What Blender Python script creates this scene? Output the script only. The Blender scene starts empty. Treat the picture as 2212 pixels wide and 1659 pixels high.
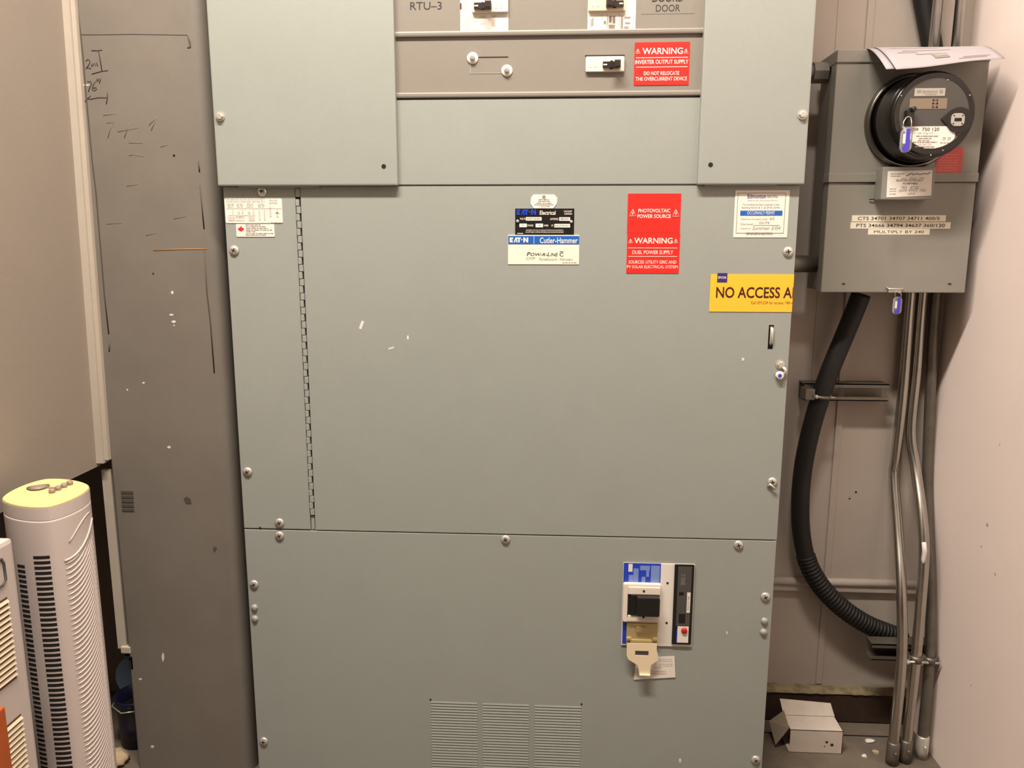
import bpy, bmesh, math, random
from mathutils import Vector, Matrix
random.seed(7)
S = bpy.context.scene
COL = S.collection

# ---------------------------------------------------------------- camera
W, H, F = 2212.0, 1659.0, 1661.0
PITCH, YAW, ROLL = math.radians(10.0585), math.radians(-3.1079), math.radians(0.0994)
CAM = Vector((0.0962, -1.5312, 1.20))
_f = Vector((math.sin(YAW)*math.cos(PITCH), math.cos(YAW)*math.cos(PITCH), -math.sin(PITCH)))
_r = Vector((math.cos(YAW), -math.sin(YAW), 0.0))
_u = _r.cross(_f)
_R = _r*math.cos(ROLL) + _u*math.sin(ROLL)
_U = _u*math.cos(ROLL) - _r*math.sin(ROLL)
cd = bpy.data.cameras.new('camera'); cam = bpy.data.objects.new('camera', cd); COL.objects.link(cam)
cam.matrix_world = Matrix(((_R.x, _U.x, -_f.x, CAM.x), (_R.y, _U.y, -_f.y, CAM.y), (_R.z, _U.z, -_f.z, CAM.z), (0, 0, 0, 1)))
cd.sensor_width = 36.0; cd.lens = F/W*36.0; cd.clip_start = 0.02
S.camera = cam

# ---------------------------------------------------------------- world, light, exposure
wd = bpy.data.worlds.new('world'); S.world = wd; wd.use_nodes = True
wd.node_tree.nodes['Background'].inputs[0].default_value = (1.0, 0.9, 0.78, 1)
wd.node_tree.nodes['Background'].inputs[1].default_value = 0.02
LX, LY, LZ = -0.20, -0.95, 3.10
ld = bpy.data.lights.new('ceiling_lamp_light', 'AREA'); ld.shape = 'RECTANGLE'; ld.size = 1.3; ld.size_y = 0.14
ld.energy = 135.0; ld.color = (1.0, 0.905, 0.80)
lo = bpy.data.objects.new('ceiling_lamp_light', ld); COL.objects.link(lo); lo.location = (LX, LY, LZ)
S.view_settings.view_transform = 'Standard'; S.view_settings.look = 'None'
S.view_settings.gamma = 1.0; S.view_settings.use_curve_mapping = False
S.view_settings.exposure = 0.0

# ---------------------------------------------------------------- helpers
def at(px, py, Y):
    """point of the vertical plane at depth Y (metres behind the panelboard front) seen at a measured spot of the photo"""
    d = _f + _R*((px-W/2)/F) - _U*((py-H/2)/F)
    return CAM + d*((Y-CAM.y)/d.y)
def rect(xl, xr, yt, yb, Y):
    ym, xm = (yt+yb)/2, (xl+xr)/2
    return at(xl, ym, Y).x, at(xr, ym, Y).x, at(xm, yb, Y).z, at(xm, yt, Y).z

def lin(c):
    c /= 255.0
    return c/12.92 if c <= 0.04045 else ((c+0.055)/1.055)**2.4
def rgb(r, g, b): return (lin(r), lin(g), lin(b), 1.0)

def mat(name, col, rough=0.5, metal=0.0, noise=0.0, nscale=20.0, bump=0.0, bscale=600.0, spec=0.5, col2=None, emis=0.0, alpha=None, trans=0.0, coat=0.0):
    m = bpy.data.materials.new(name); m.use_nodes = True
    nt = m.node_tree; b = nt.nodes['Principled BSDF']
    b.inputs['Base Color'].default_value = col; b.inputs['Roughness'].default_value = rough
    b.inputs['Metallic'].default_value = metal; b.inputs['Specular IOR Level'].default_value = spec
    if trans: b.inputs['Transmission Weight'].default_value = trans
    if coat: b.inputs['Coat Weight'].default_value = coat
    if emis:
        b.inputs['Emission Color'].default_value = col; b.inputs['Emission Strength'].default_value = emis
    tc = None
    if noise or bump:
        tc = nt.nodes.new('ShaderNodeTexCoord')
    if noise:
        n = nt.nodes.new('ShaderNodeTexNoise'); n.inputs['Scale'].default_value = nscale; n.inputs['Detail'].default_value = 6
        n.inputs['Roughness'].default_value = 0.6
        mx = nt.nodes.new('ShaderNodeMix'); mx.data_type = 'RGBA'
        c2 = col2 if col2 else tuple(c*(1-noise) for c in col[:3])+(1,)
        mx.inputs[6].default_value = col; mx.inputs[7].default_value = c2
        rp = nt.nodes.new('ShaderNodeMapRange'); rp.inputs[1].default_value = 0.4; rp.inputs[2].default_value = 0.75
        nt.links.new(tc.outputs['Object'], n.inputs['Vector']); nt.links.new(n.outputs['Fac'], rp.inputs[0])
        nt.links.new(rp.outputs[0], mx.inputs[0]); nt.links.new(mx.outputs[2], b.inputs['Base Color'])
    if bump:
        n2 = nt.nodes.new('ShaderNodeTexNoise'); n2.inputs['Scale'].default_value = bscale; n2.inputs['Detail'].default_value = 2
        bp = nt.nodes.new('ShaderNodeBump'); bp.inputs['Strength'].default_value = bump; bp.inputs['Distance'].default_value = 0.001
        nt.links.new(tc.outputs['Object'], n2.inputs['Vector']); nt.links.new(n2.outputs['Fac'], bp.inputs['Height'])
        nt.links.new(bp.outputs[0], b.inputs['Normal'])
    return m

M = {}
M['panel'] = mat('grey panel enamel', rgb(148, 152, 146), 0.42, 0, 0.035, 9, 0.10, 700)
M['module'] = mat('tan grey module enamel', rgb(132, 126, 117), 0.42, 0, 0.03, 9, 0.08, 700)
M['boxgrey'] = mat('grey meter box enamel', rgb(136, 133, 124), 0.45, 0, 0.05, 8, 0.10, 500)
M['boxside'] = mat('dark grey enclosure enamel', rgb(112, 108, 102), 0.5, 0, 0.06, 8)
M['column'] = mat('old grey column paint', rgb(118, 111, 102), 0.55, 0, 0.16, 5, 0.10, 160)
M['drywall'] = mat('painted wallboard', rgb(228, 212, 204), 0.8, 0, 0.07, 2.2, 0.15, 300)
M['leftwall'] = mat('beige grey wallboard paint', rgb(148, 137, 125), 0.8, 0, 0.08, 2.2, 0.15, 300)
M['backwall'] = mat('painted back wall', rgb(173, 162, 152), 0.75, 0, 0.12, 3, 0.2, 200)
M['strip'] = mat('cream grey trim paint', rgb(178, 168, 154), 0.6, 0, 0.08, 12)
M['ceiling'] = mat('ceiling paint', rgb(206, 200, 190), 0.85, 0, 0.04, 3)
M['floor'] = mat('dusty concrete', rgb(104, 93, 81), 0.9, 0, 0.4, 9, 0.5, 120, col2=rgb(78, 68, 58))
M['wood'] = mat('dark old wood', rgb(62, 42, 30), 0.85, 0, 0.4, 25, 0.4, 100)
M['grime'] = mat('yellow dusty board edge', rgb(140, 126, 96), 0.9, 0, 0.6, 40, 0.5, 200)
M['orange'] = mat('orange brown wood', rgb(172, 84, 34), 0.45, 0, 0.2, 14)
M['galv'] = mat('galvanised steel', rgb(192, 188, 180), 0.28, 1.0, 0.15, 30)
M['galvdull'] = mat('dull galvanised steel', rgb(130, 124, 114), 0.5, 0.85, 0.25, 30)
M['zinc'] = mat('zinc screw', rgb(208, 204, 194), 0.3, 0.6)
M['nickel'] = mat('painted rivet', rgb(168, 166, 156), 0.35, 0.25)
M['dark'] = mat('black recess', rgb(14, 12, 10), 0.8)
M['blackplastic'] = mat('black plastic', rgb(26, 24, 22), 0.35)
M['flex'] = mat('black flexible conduit', rgb(17, 14, 12), 0.6)
M['white'] = mat('white label', rgb(226, 220, 210), 0.5)
M['cream'] = mat('cream label', rgb(232, 226, 206), 0.5)
M['paper'] = mat('white paper', rgb(160, 153, 157), 0.75)
M['red'] = mat('red label', rgb(226, 38, 30), 0.45)
M['redfade'] = mat('faded red label', rgb(206, 84, 76), 0.5)
M['redtext'] = mat('pale lettering', rgb(244, 226, 216), 0.5)
M['pinktext'] = mat('pink lettering', rgb(222, 132, 122), 0.5)
M['blacklabel'] = mat('black plate', rgb(24, 20, 18), 0.4)
M['blue'] = mat('blue label', rgb(26, 92, 176), 0.45)
M['royal'] = mat('royal blue print', rgb(28, 62, 184), 0.45)
M['navy'] = mat('navy print', rgb(48, 38, 108), 0.5)
M['paleblue'] = mat('pale blue print', rgb(118, 140, 200), 0.5)
M['yellow'] = mat('amber label', rgb(250, 186, 52), 0.45)
M['maroon'] = mat('dark maroon ink', rgb(62, 16, 8), 0.5)
M['brownink'] = mat('brown ink', rgb(142, 92, 30), 0.5)
M['ink'] = mat('black ink', rgb(36, 32, 30), 0.6)
M['greyink'] = mat('grey ink', rgb(140, 132, 124), 0.6)
M['paleink'] = mat('pale grey ink', rgb(198, 188, 176), 0.6)
M['handle'] = mat('breaker handle', rgb(42, 32, 28), 0.4)
M['ivory'] = mat('ivory plastic', rgb(226, 216, 200), 0.4)
M['ivory2'] = mat('aged ivory plastic', rgb(228, 210, 178), 0.4)
M['brass'] = mat('yellow zinc', rgb(206, 188, 138), 0.35, 0.6)
M['tripgrey'] = mat('charcoal plastic', rgb(74, 72, 70), 0.4)
M['redbutton'] = mat('red button', rgb(190, 30, 32), 0.4)
M['meterface'] = mat('dark grey meter face', rgb(74, 70, 66), 0.45)
M['meterbody'] = mat('smoked meter cover', rgb(24, 21, 19), 0.22)
M['ringsteel'] = mat('meter ring steel', rgb(128, 122, 114), 0.28, 0.95)
M['lcd'] = mat('liquid crystal window', rgb(128, 114, 98), 0.25)
M['lcdseg'] = mat('liquid crystal segment', rgb(108, 88, 76), 0.3)
M['steelgrey'] = mat('light grey metal', rgb(176, 172, 162), 0.4, 0.3)
M['sealblue'] = mat('blue seal insert', rgb(70, 60, 190), 0.4)
M['clear'] = mat('clear seal plastic', rgb(235, 235, 238), 0.15, 0, trans=0.85)
M['heater'] = mat('white plastic', rgb(192, 180, 174), 0.38, 0, 0.02, 10)
M['heatercap'] = mat('yellowed plastic', rgb(226, 202, 134), 0.4, 0, 0.06, 20)
M['button'] = mat('taupe button', rgb(140, 122, 112), 0.4)
M['louver'] = mat('beige louver', rgb(206, 190, 164), 0.5)
M['slotbrown'] = mat('brown louver gap', rgb(92, 66, 36), 0.8)
M['card'] = mat('white dusty carton', rgb(204, 192, 180), 0.85, 0, 0.12, 30)
M['cardin'] = mat('carton inside', rgb(140, 126, 108), 0.9)
M['bluetub'] = mat('dark blue plastic', rgb(34, 32, 62), 0.35)
M['tubin'] = mat('dark tub contents', rgb(38, 26, 26), 0.6)
M['lightblue'] = mat('light blue plastic', rgb(120, 140, 164), 0.5)
M['tan'] = mat('tan crumpled paper', rgb(172, 150, 120), 0.8, 0, 0.2, 30)
M['pencil'] = mat('pencil mark', rgb(36, 31, 27), 0.8)
M['faint'] = mat('faint scuff', rgb(100, 94, 86), 0.7)
M['rust'] = mat('rust scratch', rgb(156, 106, 46), 0.7)
M['chip'] = mat('white paint chip', rgb(216, 212, 204), 0.6)
M['deepscratch'] = mat('dark paint seam', rgb(74, 69, 61), 0.8)
M['lampwhite'] = mat('lamp housing', rgb(230, 228, 222), 0.5)
M['diffuser'] = mat('lit diffuser', (1.0, 0.9, 0.78, 1), 0.5, emis=2.0)

def wloc(o):
    v = Vector((0, 0, 0))
    while o is not None:
        v += o.location; o = o.parent
    return v

class MB:
    def __init__(s): s.bm = bmesh.new(); s.mi = 0
    def _add(s, verts, faces, smooth=False):
        vs = [s.bm.verts.new(v) for v in verts]
        for f in faces:
            try:
                fc = s.bm.faces.new([vs[i] for i in f]); fc.material_index = s.mi; fc.smooth = smooth and len(f) <= 4
            except ValueError: pass
        return vs
    def box(s, x0, x1, y0, y1, z0, z1, bev=0.0):
        t = bmesh.new()
        vs = [t.verts.new(p) for p in ((x0,y0,z0),(x1,y0,z0),(x1,y1,z0),(x0,y1,z0),(x0,y0,z1),(x1,y0,z1),(x1,y1,z1),(x0,y1,z1))]
        for f in ((3,2,1,0),(4,5,6,7),(0,1,5,4),(1,2,6,5),(2,3,7,6),(3,0,4,7)): t.faces.new([vs[i] for i in f])
        if bev: bmesh.ops.bevel(t, geom=t.edges[:], offset=bev, segments=2, affect='EDGES', profile=0.6)
        s.merge(t); return s
    def merge(s, t, smooth=False):
        t.verts.index_update()
        s._add([v.co.copy() for v in t.verts], [[v.index for v in f.verts] for f in t.faces], smooth); t.free()
    def prism(s, poly, y0, y1, bev=0.0):
        """polygon in x,z (counter-clockwise seen from the front) extruded from y0 (front) to y1"""
        t = bmesh.new(); n = len(poly)
        a = [t.verts.new((p[0], y0, p[1])) for p in poly]; b = [t.verts.new((p[0], y1, p[1])) for p in poly]
        fr = t.faces.new(a); t.faces.new(b[::-1])
        for i in range(n): t.faces.new((a[i], b[i], b[(i+1) % n], a[(i+1) % n]))
        if bev: bmesh.ops.bevel(t, geom=list(fr.edges), offset=bev, segments=2, affect='EDGES', profile=0.6)
        s.merge(t); return s
    def rrect(s, x0, x1, z0, z1, y0, y1, r=0.0, bev=0.0):
        if r <= 0: return s.prism([(x0,z0),(x1,z0),(x1,z1),(x0,z1)], y0, y1, bev)
        p = []
        for cx, cz, a0 in ((x1-r,z0+r,-90),(x1-r,z1-r,0),(x0+r,z1-r,90),(x0+r,z0+r,180)):
            for k in range(5):
                a = math.radians(a0+k*22.5); p.append((cx+r*math.cos(a), cz+r*math.sin(a)))
        return s.prism(p, y0, y1, bev)
    def lathe(s, prof, c, axis='y', n=32, smooth=True):
        """prof: list of (radius, offset along axis)"""
        vs = []; fs = []
        for r, h in prof:
            for k in range(n):
                a = 2*math.pi*k/n; p, q = r*math.cos(a), r*math.sin(a)
                if axis == 'y': vs.append((c[0]+p, c[1]+h, c[2]+q))
                elif axis == 'z': vs.append((c[0]+p, c[1]+q, c[2]+h))
                else: vs.append((c[0]+h, c[1]+p, c[2]+q))
        for i in range(len(prof)-1):
            for k in range(n):
                fs.append((i*n+k, i*n+(k+1) % n, (i+1)*n+(k+1) % n, (i+1)*n+k))
        fs.append(tuple(range(n))[::-1]); L = (len(prof)-1)*n; fs.append(tuple(range(L, L+n)))
        s._add(vs, fs, smooth); return s
    def tube(s, pts, r, n=12, smooth=True, radii=None, flat=1.0):
        pts = [Vector(p) for p in pts]; vs = []; fs = []; ref = None
        for i, p in enumerate(pts):
            d = (pts[min(i+1, len(pts)-1)]-pts[max(i-1, 0)]).normalized()
            if ref is None:
                ref = Vector((0, 1, 0)) if abs(d.y) < 0.9 else Vector((1, 0, 0))
            e1 = (ref-d*ref.dot(d)).normalized(); ref = e1; e2 = d.cross(e1)
            rr = radii[i] if radii else r
            for k in range(n):
                a = 2*math.pi*k/n; vs.append(p+e1*rr*math.cos(a)*flat+e2*rr*math.sin(a))
        m = len(pts)
        for i in range(m-1):
            for k in range(n): fs.append((i*n+k, i*n+(k+1) % n, (i+1)*n+(k+1) % n, (i+1)*n+k))
        fs.append(tuple(range(n))[::-1]); fs.append(tuple(range((m-1)*n, m*n)))
        s._add(vs, fs, smooth); return s
    def grid(s, rows, smooth=True):
        vs = [v for r in rows for v in r]; n = len(rows[0])
        fs = [(i*n+j, i*n+j+1, (i+1)*n+j+1, (i+1)*n+j) for i in range(len(rows)-1) for j in range(n-1)]
        s._add(vs, fs, smooth); return s
    def build(s, name, m, parent=None, loc=None):
        base = wloc(parent) if parent is not None else Vector((0, 0, 0))
        off = base + (Vector(loc)-base if loc is not None else Vector((0, 0, 0)))
        if s.bm.faces: bmesh.ops.recalc_face_normals(s.bm, faces=s.bm.faces[:])
        bmesh.ops.translate(s.bm, verts=s.bm.verts[:], vec=-off)
        me = bpy.data.meshes.new(name); s.bm.to_mesh(me); s.bm.free()
        for mm in (m if isinstance(m, (list, tuple)) else [m]): me.materials.append(M[mm] if isinstance(mm, str) else mm)
        o = bpy.data.objects.new(name, me); COL.objects.link(o)
        if parent is not None: o.parent = parent
        o.location = off-base
        return o

def thing(name, label, cat, loc, group=None):
    o = bpy.data.objects.new(name, None); COL.objects.link(o); o.location = loc; o.empty_display_size = 0.05
    o['label'] = label; o['category'] = cat
    if group: o['group'] = group
    return o
def tag(o, label, cat, group=None):
    o['label'] = label; o['category'] = cat
    if group: o['group'] = group
    return o
def struct(o): o['kind'] = 'structure'; return o
def lab(o, t): o['label'] = t; return o

# lettering: every string is turned into mesh and fitted into its measured box
_tc = bpy.data.curves.new('lettering_source', 'FONT'); _to = bpy.data.objects.new('lettering_source', _tc); COL.objects.link(_to)
def text_mesh(s, bold=0.0, shear=0.0):
    _tc.body = s; _tc.offset = bold; _tc.shear = shear; _tc.resolution_u = 3
    bpy.context.view_layer.update()
    dg = bpy.context.evaluated_depsgraph_get(); dg.update()
    ev = _to.evaluated_get(dg); me = ev.to_mesh()
    vs = [v.co.copy() for v in me.vertices]; fs = [list(p.vertices) for p in me.polygons]
    ev.to_mesh_clear(); return vs, fs
def text(mb, s, xl, xr, yt, yb, Y, bold=0.0, shear=0.0, clipx=None, rot=0, skew=0.0):
    """rot=90 makes lettering that runs upwards"""
    vs, fs = text_mesh(s, 0.0 if 'M' in s else bold, shear)   # a thickened M would fold over itself
    if not vs: return
    if rot: vs = [Vector((-v.y, v.x, 0)) for v in vs]
    x0 = min(v.x for v in vs); x1 = max(v.x for v in vs); y0 = min(v.y for v in vs); y1 = max(v.y for v in vs)
    X0, X1, Z0, Z1 = rect(xl, xr, yt, yb, Y)
    out = [Vector((X0+(v.x-x0)/(x1-x0)*(X1-X0), Y, Z0+(v.y-y0)/max(y1-y0, 1e-6)*(Z1-Z0)+skew*(v.x-x0)/(x1-x0))) for v in vs]
    t = bmesh.new(); bv = [t.verts.new(v) for v in out]
    for f in fs:
        try: t.faces.new([bv[i] for i in f])
        except ValueError: pass
    if clipx is not None:
        bmesh.ops.bisect_plane(t, geom=t.verts[:]+t.edges[:]+t.faces[:], plane_co=(clipx, 0, 0), plane_no=(1, 0, 0), clear_outer=True)
    mb.merge(t)
def bar(mb, xl, xr, yt, yb, Y, th=0.0004, r=0.0):
    X0, X1, Z0, Z1 = rect(xl, xr, yt, yb, Y)
    mb.rrect(X0, X1, Z0, Z1, Y-th, Y, r)
def lines(mb, xl, xr, ys, h, Y, seed=0, fill=0.8):
    """rows of unreadable small print: broken word-length dashes"""
    rn = random.Random(seed)
    for y in ys:
        x = xl; end = xl+(xr-xl)*rn.uniform(fill, 1.0)
        while x < end:
            w = min(rn.uniform(3, 11), end-x)
            if w > 1: bar(mb, x, x+w, y-h/2, y+h/2, Y, 0.0002)
            x += w+1.6
def poly(mb, pts, Y, th=0.0004):
    p = [at(x, y, Y) for x, y in pts]; a = sum(p[i].x*p[(i+1) % len(p)].z-p[(i+1) % len(p)].x*p[i].z for i in range(len(p)))
    q = [(v.x, v.z) for v in p]
    mb.prism(q if a > 0 else q[::-1], Y-th, Y)

# ================================================================ SETTING
WY = 0.335          # back wall
RX = 1.015          # right wall
FRONT = -2.3; CEIL = 3.22
b = MB(); b.box(-1.5, 1.3, FRONT-0.1, WY+0.1, -0.1, 0.0); struct(b.build('floor', 'floor'))
b = MB(); b.box(-1.5, 1.3, FRONT-0.1, WY+0.1, CEIL, CEIL+0.1); struct(b.build('ceiling', 'ceiling'))
b = MB(); b.box(-1.5, 1.3, WY, WY+0.1, 0, CEIL); wb = struct(b.build('wall_back', 'backwall'))
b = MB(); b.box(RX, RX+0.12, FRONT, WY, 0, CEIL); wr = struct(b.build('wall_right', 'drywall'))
# left wall: wallboard above, set back below its bottom edge
LEDGE = 0.733
def wx(z): return -0.884+0.021*(z-LEDGE)
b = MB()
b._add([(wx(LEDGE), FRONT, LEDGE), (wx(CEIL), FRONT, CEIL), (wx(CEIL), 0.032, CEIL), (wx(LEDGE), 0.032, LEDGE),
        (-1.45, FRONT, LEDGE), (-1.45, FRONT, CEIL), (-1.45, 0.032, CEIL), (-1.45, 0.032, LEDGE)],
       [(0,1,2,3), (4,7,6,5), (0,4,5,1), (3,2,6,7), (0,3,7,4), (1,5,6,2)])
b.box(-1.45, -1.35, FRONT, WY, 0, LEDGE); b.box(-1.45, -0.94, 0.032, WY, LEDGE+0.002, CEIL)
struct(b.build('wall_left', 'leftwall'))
# end strip of the wallboard, beside the column; two steps
b = MB()
def slantbox(b, x0, x1, y0, y1, z0, z1, k=0.019):
    d = k*(z1-z0)
    b._add([(x0,y0,z0),(x1,y0,z0),(x1,y1,z0),(x0,y1,z0),(x0+d,y0,z1),(x1+d,y0,z1),(x1+d,y1,z1),(x0+d,y1,z1)],
           [(3,2,1,0),(4,5,6,7),(0,1,5,4),(1,2,6,5),(2,3,7,6),(3,0,4,7)])
slantbox(b, -0.886, -0.868, 0.018, 0.045, LEDGE+0.008, CEIL-0.01); slantbox(b, -0.872, -0.8595, 0.024, 0.045, LEDGE+0.014, CEIL-0.01)
struct(b.build('trim_1', 'strip'))
b = MB(); b.box(-0.886, -0.866, 0.036, 0.05, 0.30, LEDGE-0.012); struct(b.build('trim_2', 'strip'))
# seams and horizontal rail of the back wall
b = MB()
for px in (1832,):
    p = at(px, 650, WY); b.box(p.x-0.008, p.x+0.008, WY-0.004, WY+0.001, 0.09, CEIL-0.01, 0.002)
p = at(1808, 70, WY); b.box(p.x-0.002, p.x+0.002, WY-0.0015, WY+0.001, 0.7, CEIL-0.01)
struct(b.build('trim_3', 'backwall'))
b = MB(); z = at(1900, 1262, WY-0.01).z
b.tube([(0.56, WY-0.006, z), (RX-0.005, WY-0.006, z)], 0.011, 10); b.box(0.56, RX-0.005, WY-0.012, WY+0.001, z-0.022, z-0.006)
struct(b.build('trim_4', 'backwall'))
# dark sill board at the foot of the back wall, with a dusty top
b = MB(); b.box(0.45, RX-0.003, 0.305, WY+0.002, 0.002, 0.083, 0.002); struct(b.build('baseboard_back', 'wood'))
b = MB()
rows = []
for i in range(41):
    x = 0.46+(RX-0.465)*i/40; h = 0.084+0.005*random.random()
    rows.append([(x, 0.303-0.003*random.random(), 0.081), (x, 0.306, h), (x, 0.32, h+0.002*random.random()), (x, WY+0.002, h)])
b.grid(rows); g = b.build('trim_5', 'grime'); struct(g)
# joint and step in the concrete
b = MB(); p = at(1860, 1588, 0.25)
b.box(0.60, 1.0, 0.250, 0.2545, -0.001, 0.0006); struct(b.build('trim_6', 'dark'))
# soot spots and scuffs of the right wall
b = MB()
for (x, y, r) in ((2133, 1133, 4), (2120, 1180, 2.5), (2150, 1240, 3), (2098, 1480, 2), (2160, 960, 2)):
    d = _f + _R*((x-W/2)/F) - _U*((y-H/2)/F); q = CAM+d*((RX-CAM.x)/d.x)
    b.lathe([(r*0.001, -0.0004), (r*0.0007, -0.0006)], q, 'x', 10)
struct(b.build('trim_7', 'backwall'))
b = MB()
for (x, y, r) in ((1849, 1063, 2.6), (1835, 1077, 2.2)):
    p = at(x, y, WY); b.lathe([(r*0.001, -0.0004), (r*0.0008, -0.0008)], (p.x, WY, p.z), 'y', 10)
struct(b.build('trim_8', 'dark'))

# ================================================================ CEILING LAMP (above the frame)
t = thing('ceiling_lamp', 'long white fluorescent ceiling lamp above the panelboard', 'lamp', (LX, LY, CEIL))
b = MB(); b.box(LX-0.68, LX+0.68, LY-0.10, LY+0.10, LZ+0.02, CEIL, 0.004); b.build('housing', 'lampwhite', t)
b = MB(); b.box(LX-0.66, LX+0.66, LY-0.085, LY+0.085, LZ+0.008, LZ+0.02); b.build('diffuser', 'diffuser', t)

# ================================================================ PANELBOARD
PB = thing('panelboard', 'tall grey electrical panelboard with hinged door, breakers and red and yellow warning labels', 'panelboard', (0, 0.15, 0.0))
XL, XR = -0.559, 0.559
TOP = 2.15
b = MB(); b.box(XL+0.002, XR-0.002, 0.004, WY-0.004, 0.0, TOP, 0.003); b.build('cabinet_body', 'panel', PB)
zd0 = at(1106, 1154, 0).z; zd1 = at(1106, 402, 0).z           # door bottom and top
zm = at(1180, 210, 0).z; zn = at(1180, 75, 0).z               # lips of the breaker module
# lower cover
b = MB(); b.rrect(XL, XR, 0.012, zd0-0.0015, -0.002, 0.006, 0, 0.0012); b.build('lower_cover', 'panel', PB)
# fixed strip left of the hinge, and the door
xh0 = at(660, 770, 0).x-0.0045; xh1 = xh0+0.009
b = MB(); b.rrect(XL, xh0-0.001, zd0+0.0015, zd1, -0.002, 0.006, 0, 0.0012); b.build('hinge_side_cover', 'panel', PB)
b = MB()
sx0, sx1, sz0, sz1 = rect(1659.5, 1670.5, 702, 755, -0.002)
for (x0, x1, z0, z1) in ((xh1+0.001, sx0, zd0+0.0015, zd1), (sx1, XR, zd0+0.0015, zd1), (sx0, sx1, zd0+0.0015, sz0), (sx0, sx1, sz1, zd1)):
    b.box(x0, x1, -0.0022, 0.0045, z0, z1)
door = b.build('door', 'panel', PB)
b = MB(); b.box(sx0-0.001, sx1+0.001, 0.002, 0.0047, sz0-0.001, sz1+0.001); b.build('latch_recess', 'dark', PB)
b = MB(); b.tube([((sx0+sx1)/2+0.001, 0.002, sz0+0.010), ((sx0+sx1)/2+0.001, -0.004, sz0+0.014), ((sx0+sx1)/2+0.001, -0.005, (sz0+sz1)/2), ((sx0+sx1)/2+0.001, -0.004, sz1-0.008), ((sx0+sx1)/2+0.001, 0.002, sz1-0.005)], 0.0035, 10)
lab(b.build('latch', 'zinc', PB), 'bright metal door latch in its slot')
# piano hinge: knuckles with dark gaps
hz1 = at(651, 430, 0).z; hz0 = at(681, 1112, 0).z
b = MB(); n = 46; st = (hz1-hz0)/n
b.mi = 1; b.box(xh0-0.0006, xh1+0.0006, -0.0005, 0.003, hz0-0.002, zd1-0.002); b.mi = 0
for k in range(n):
    z0 = hz0+k*st
    if k % 2: b.box(xh0, xh0+0.0068, -0.0042, 0.001, z0+0.0006, z0+st-0.0006, 0.0006)
    else: b.box(xh0+0.001, xh1, -0.0042, 0.001, z0+0.0006, z0+st-0.0006, 0.0006)
b.box(xh0, xh1, -0.003, 0.001, hz1+0.004, zd1-0.004, 0.0005)
b.box(xh0+0.001, xh1-0.001, -0.001, 0.001, zd0+0.002, hz0-0.003)
b.build('hinge', ['panel', 'dark'], PB)
# blank plate above the door, breaker module, top module
xu0 = at(858, 310, 0).x; xu1 = at(1511, 310, 0).x
b = MB(); b.box(xu0-0.02, xu1+0.02, -0.002, 0.005, zd1+0.003, zm-0.003, 0.001); b.build('blank_plate', 'panel', PB)
b = MB()
b.box(xu0-0.02, xu1+0.02, 0.0, 0.005, zm, zn-0.001)
def lip(b, z):
    b.prism([(0, 0)]*0 or [(xu0-0.02, z), (xu1+0.02, z), (xu1+0.02, z+0.010), (xu0-0.02, z+0.010)], -0.0052, 0.003, 0.003)
lip(b, zm); b.build('breaker_plate', 'module', PB)
b = MB(); b.box(xu0-0.02, xu1+0.02, -0.001, 0.005, zn, TOP-0.02); lip(b, zn-0.002); b.build('upper_breaker_plate', 'module', PB)
# upper side covers, standing proud
UY = -0.0150
for (nm, pxs, left) in (('upper_left_cover', (470, 859), True), ('upper_right_cover', (1507, 1738), False)):
    x0 = at(pxs[0], 397, UY).x; x1 = at(pxs[1], 402 if left else 398, UY).x
    z0 = at(660 if left else 1620, 401 if left else 398.5, UY).z
    b = MB(); b.box(x0, x1, UY, 0.003, z0, TOP-0.01, 0.003); b.build(nm, 'panel', PB)
    if left: zu = z0
    b = MB(); p = at(829 if left else 1535, 359.5 if left else 356, UY); b.lathe([(0.0045, -0.0003), (0.0045, 0.0002)], (p.x, UY, p.z), 'y', 14)
    b.build('screw_hole', 'dark', PB)
# thin bright return under the upper covers
b = MB(); p0 = at(517, 400, -0.004); b.box(p0.x, p0.x+0.16, -0.008, 0.0, zu-0.0035, zu+0.002); b.build('cover_return', 'panel', PB)
b = MB(); b.box(0.38, 0.515, -0.008, 0.0, zu-0.0025, zu+0.002); b.build('cover_return', 'panel', PB)

# screws
def domescrew(r=0.010, h=0.005):
    b = MB(); b.lathe([(r, 0.0), (r*0.96, -h*0.35), (r*0.8, -h*0.7), (r*0.5, -h*0.95), (r*0.1, -h)], (0, 0, 0), 'y', 20)
    b.mi = 1
    a = 0.5
    for ang in (a, a+math.pi/2):
        c, s_ = math.cos(ang), math.sin(ang); L, w = r*0.45, r*0.10; y = -h*1.03
        b._add([(c*L-s_*w, y, s_*L+c*w), (-c*L-s_*w, y, -s_*L+c*w), (-c*L+s_*w, y, -s_*L-c*w), (c*L+s_*w, y, s_*L-c*w)], [(0, 1, 2, 3)])
    return b
def hexscrew(r=0.0088):
    b = MB(); b.lathe([(r, 0), (r, -0.0022)], (0, 0, 0), 'y', 24, False); b.lathe([(r*0.78, -0.002), (r*0.74, -0.006), (r*0.6, -0.0068)], (0, 0, 0), 'y', 6, False); return b
def rivet(r=0.0075):
    b = MB(); b.lathe([(r, 0), (r*0.9, -0.003), (r*0.55, -0.005), (r*0.1, -0.0056)], (0, 0, 0), 'y', 8, False); return b
sm = {}
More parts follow.
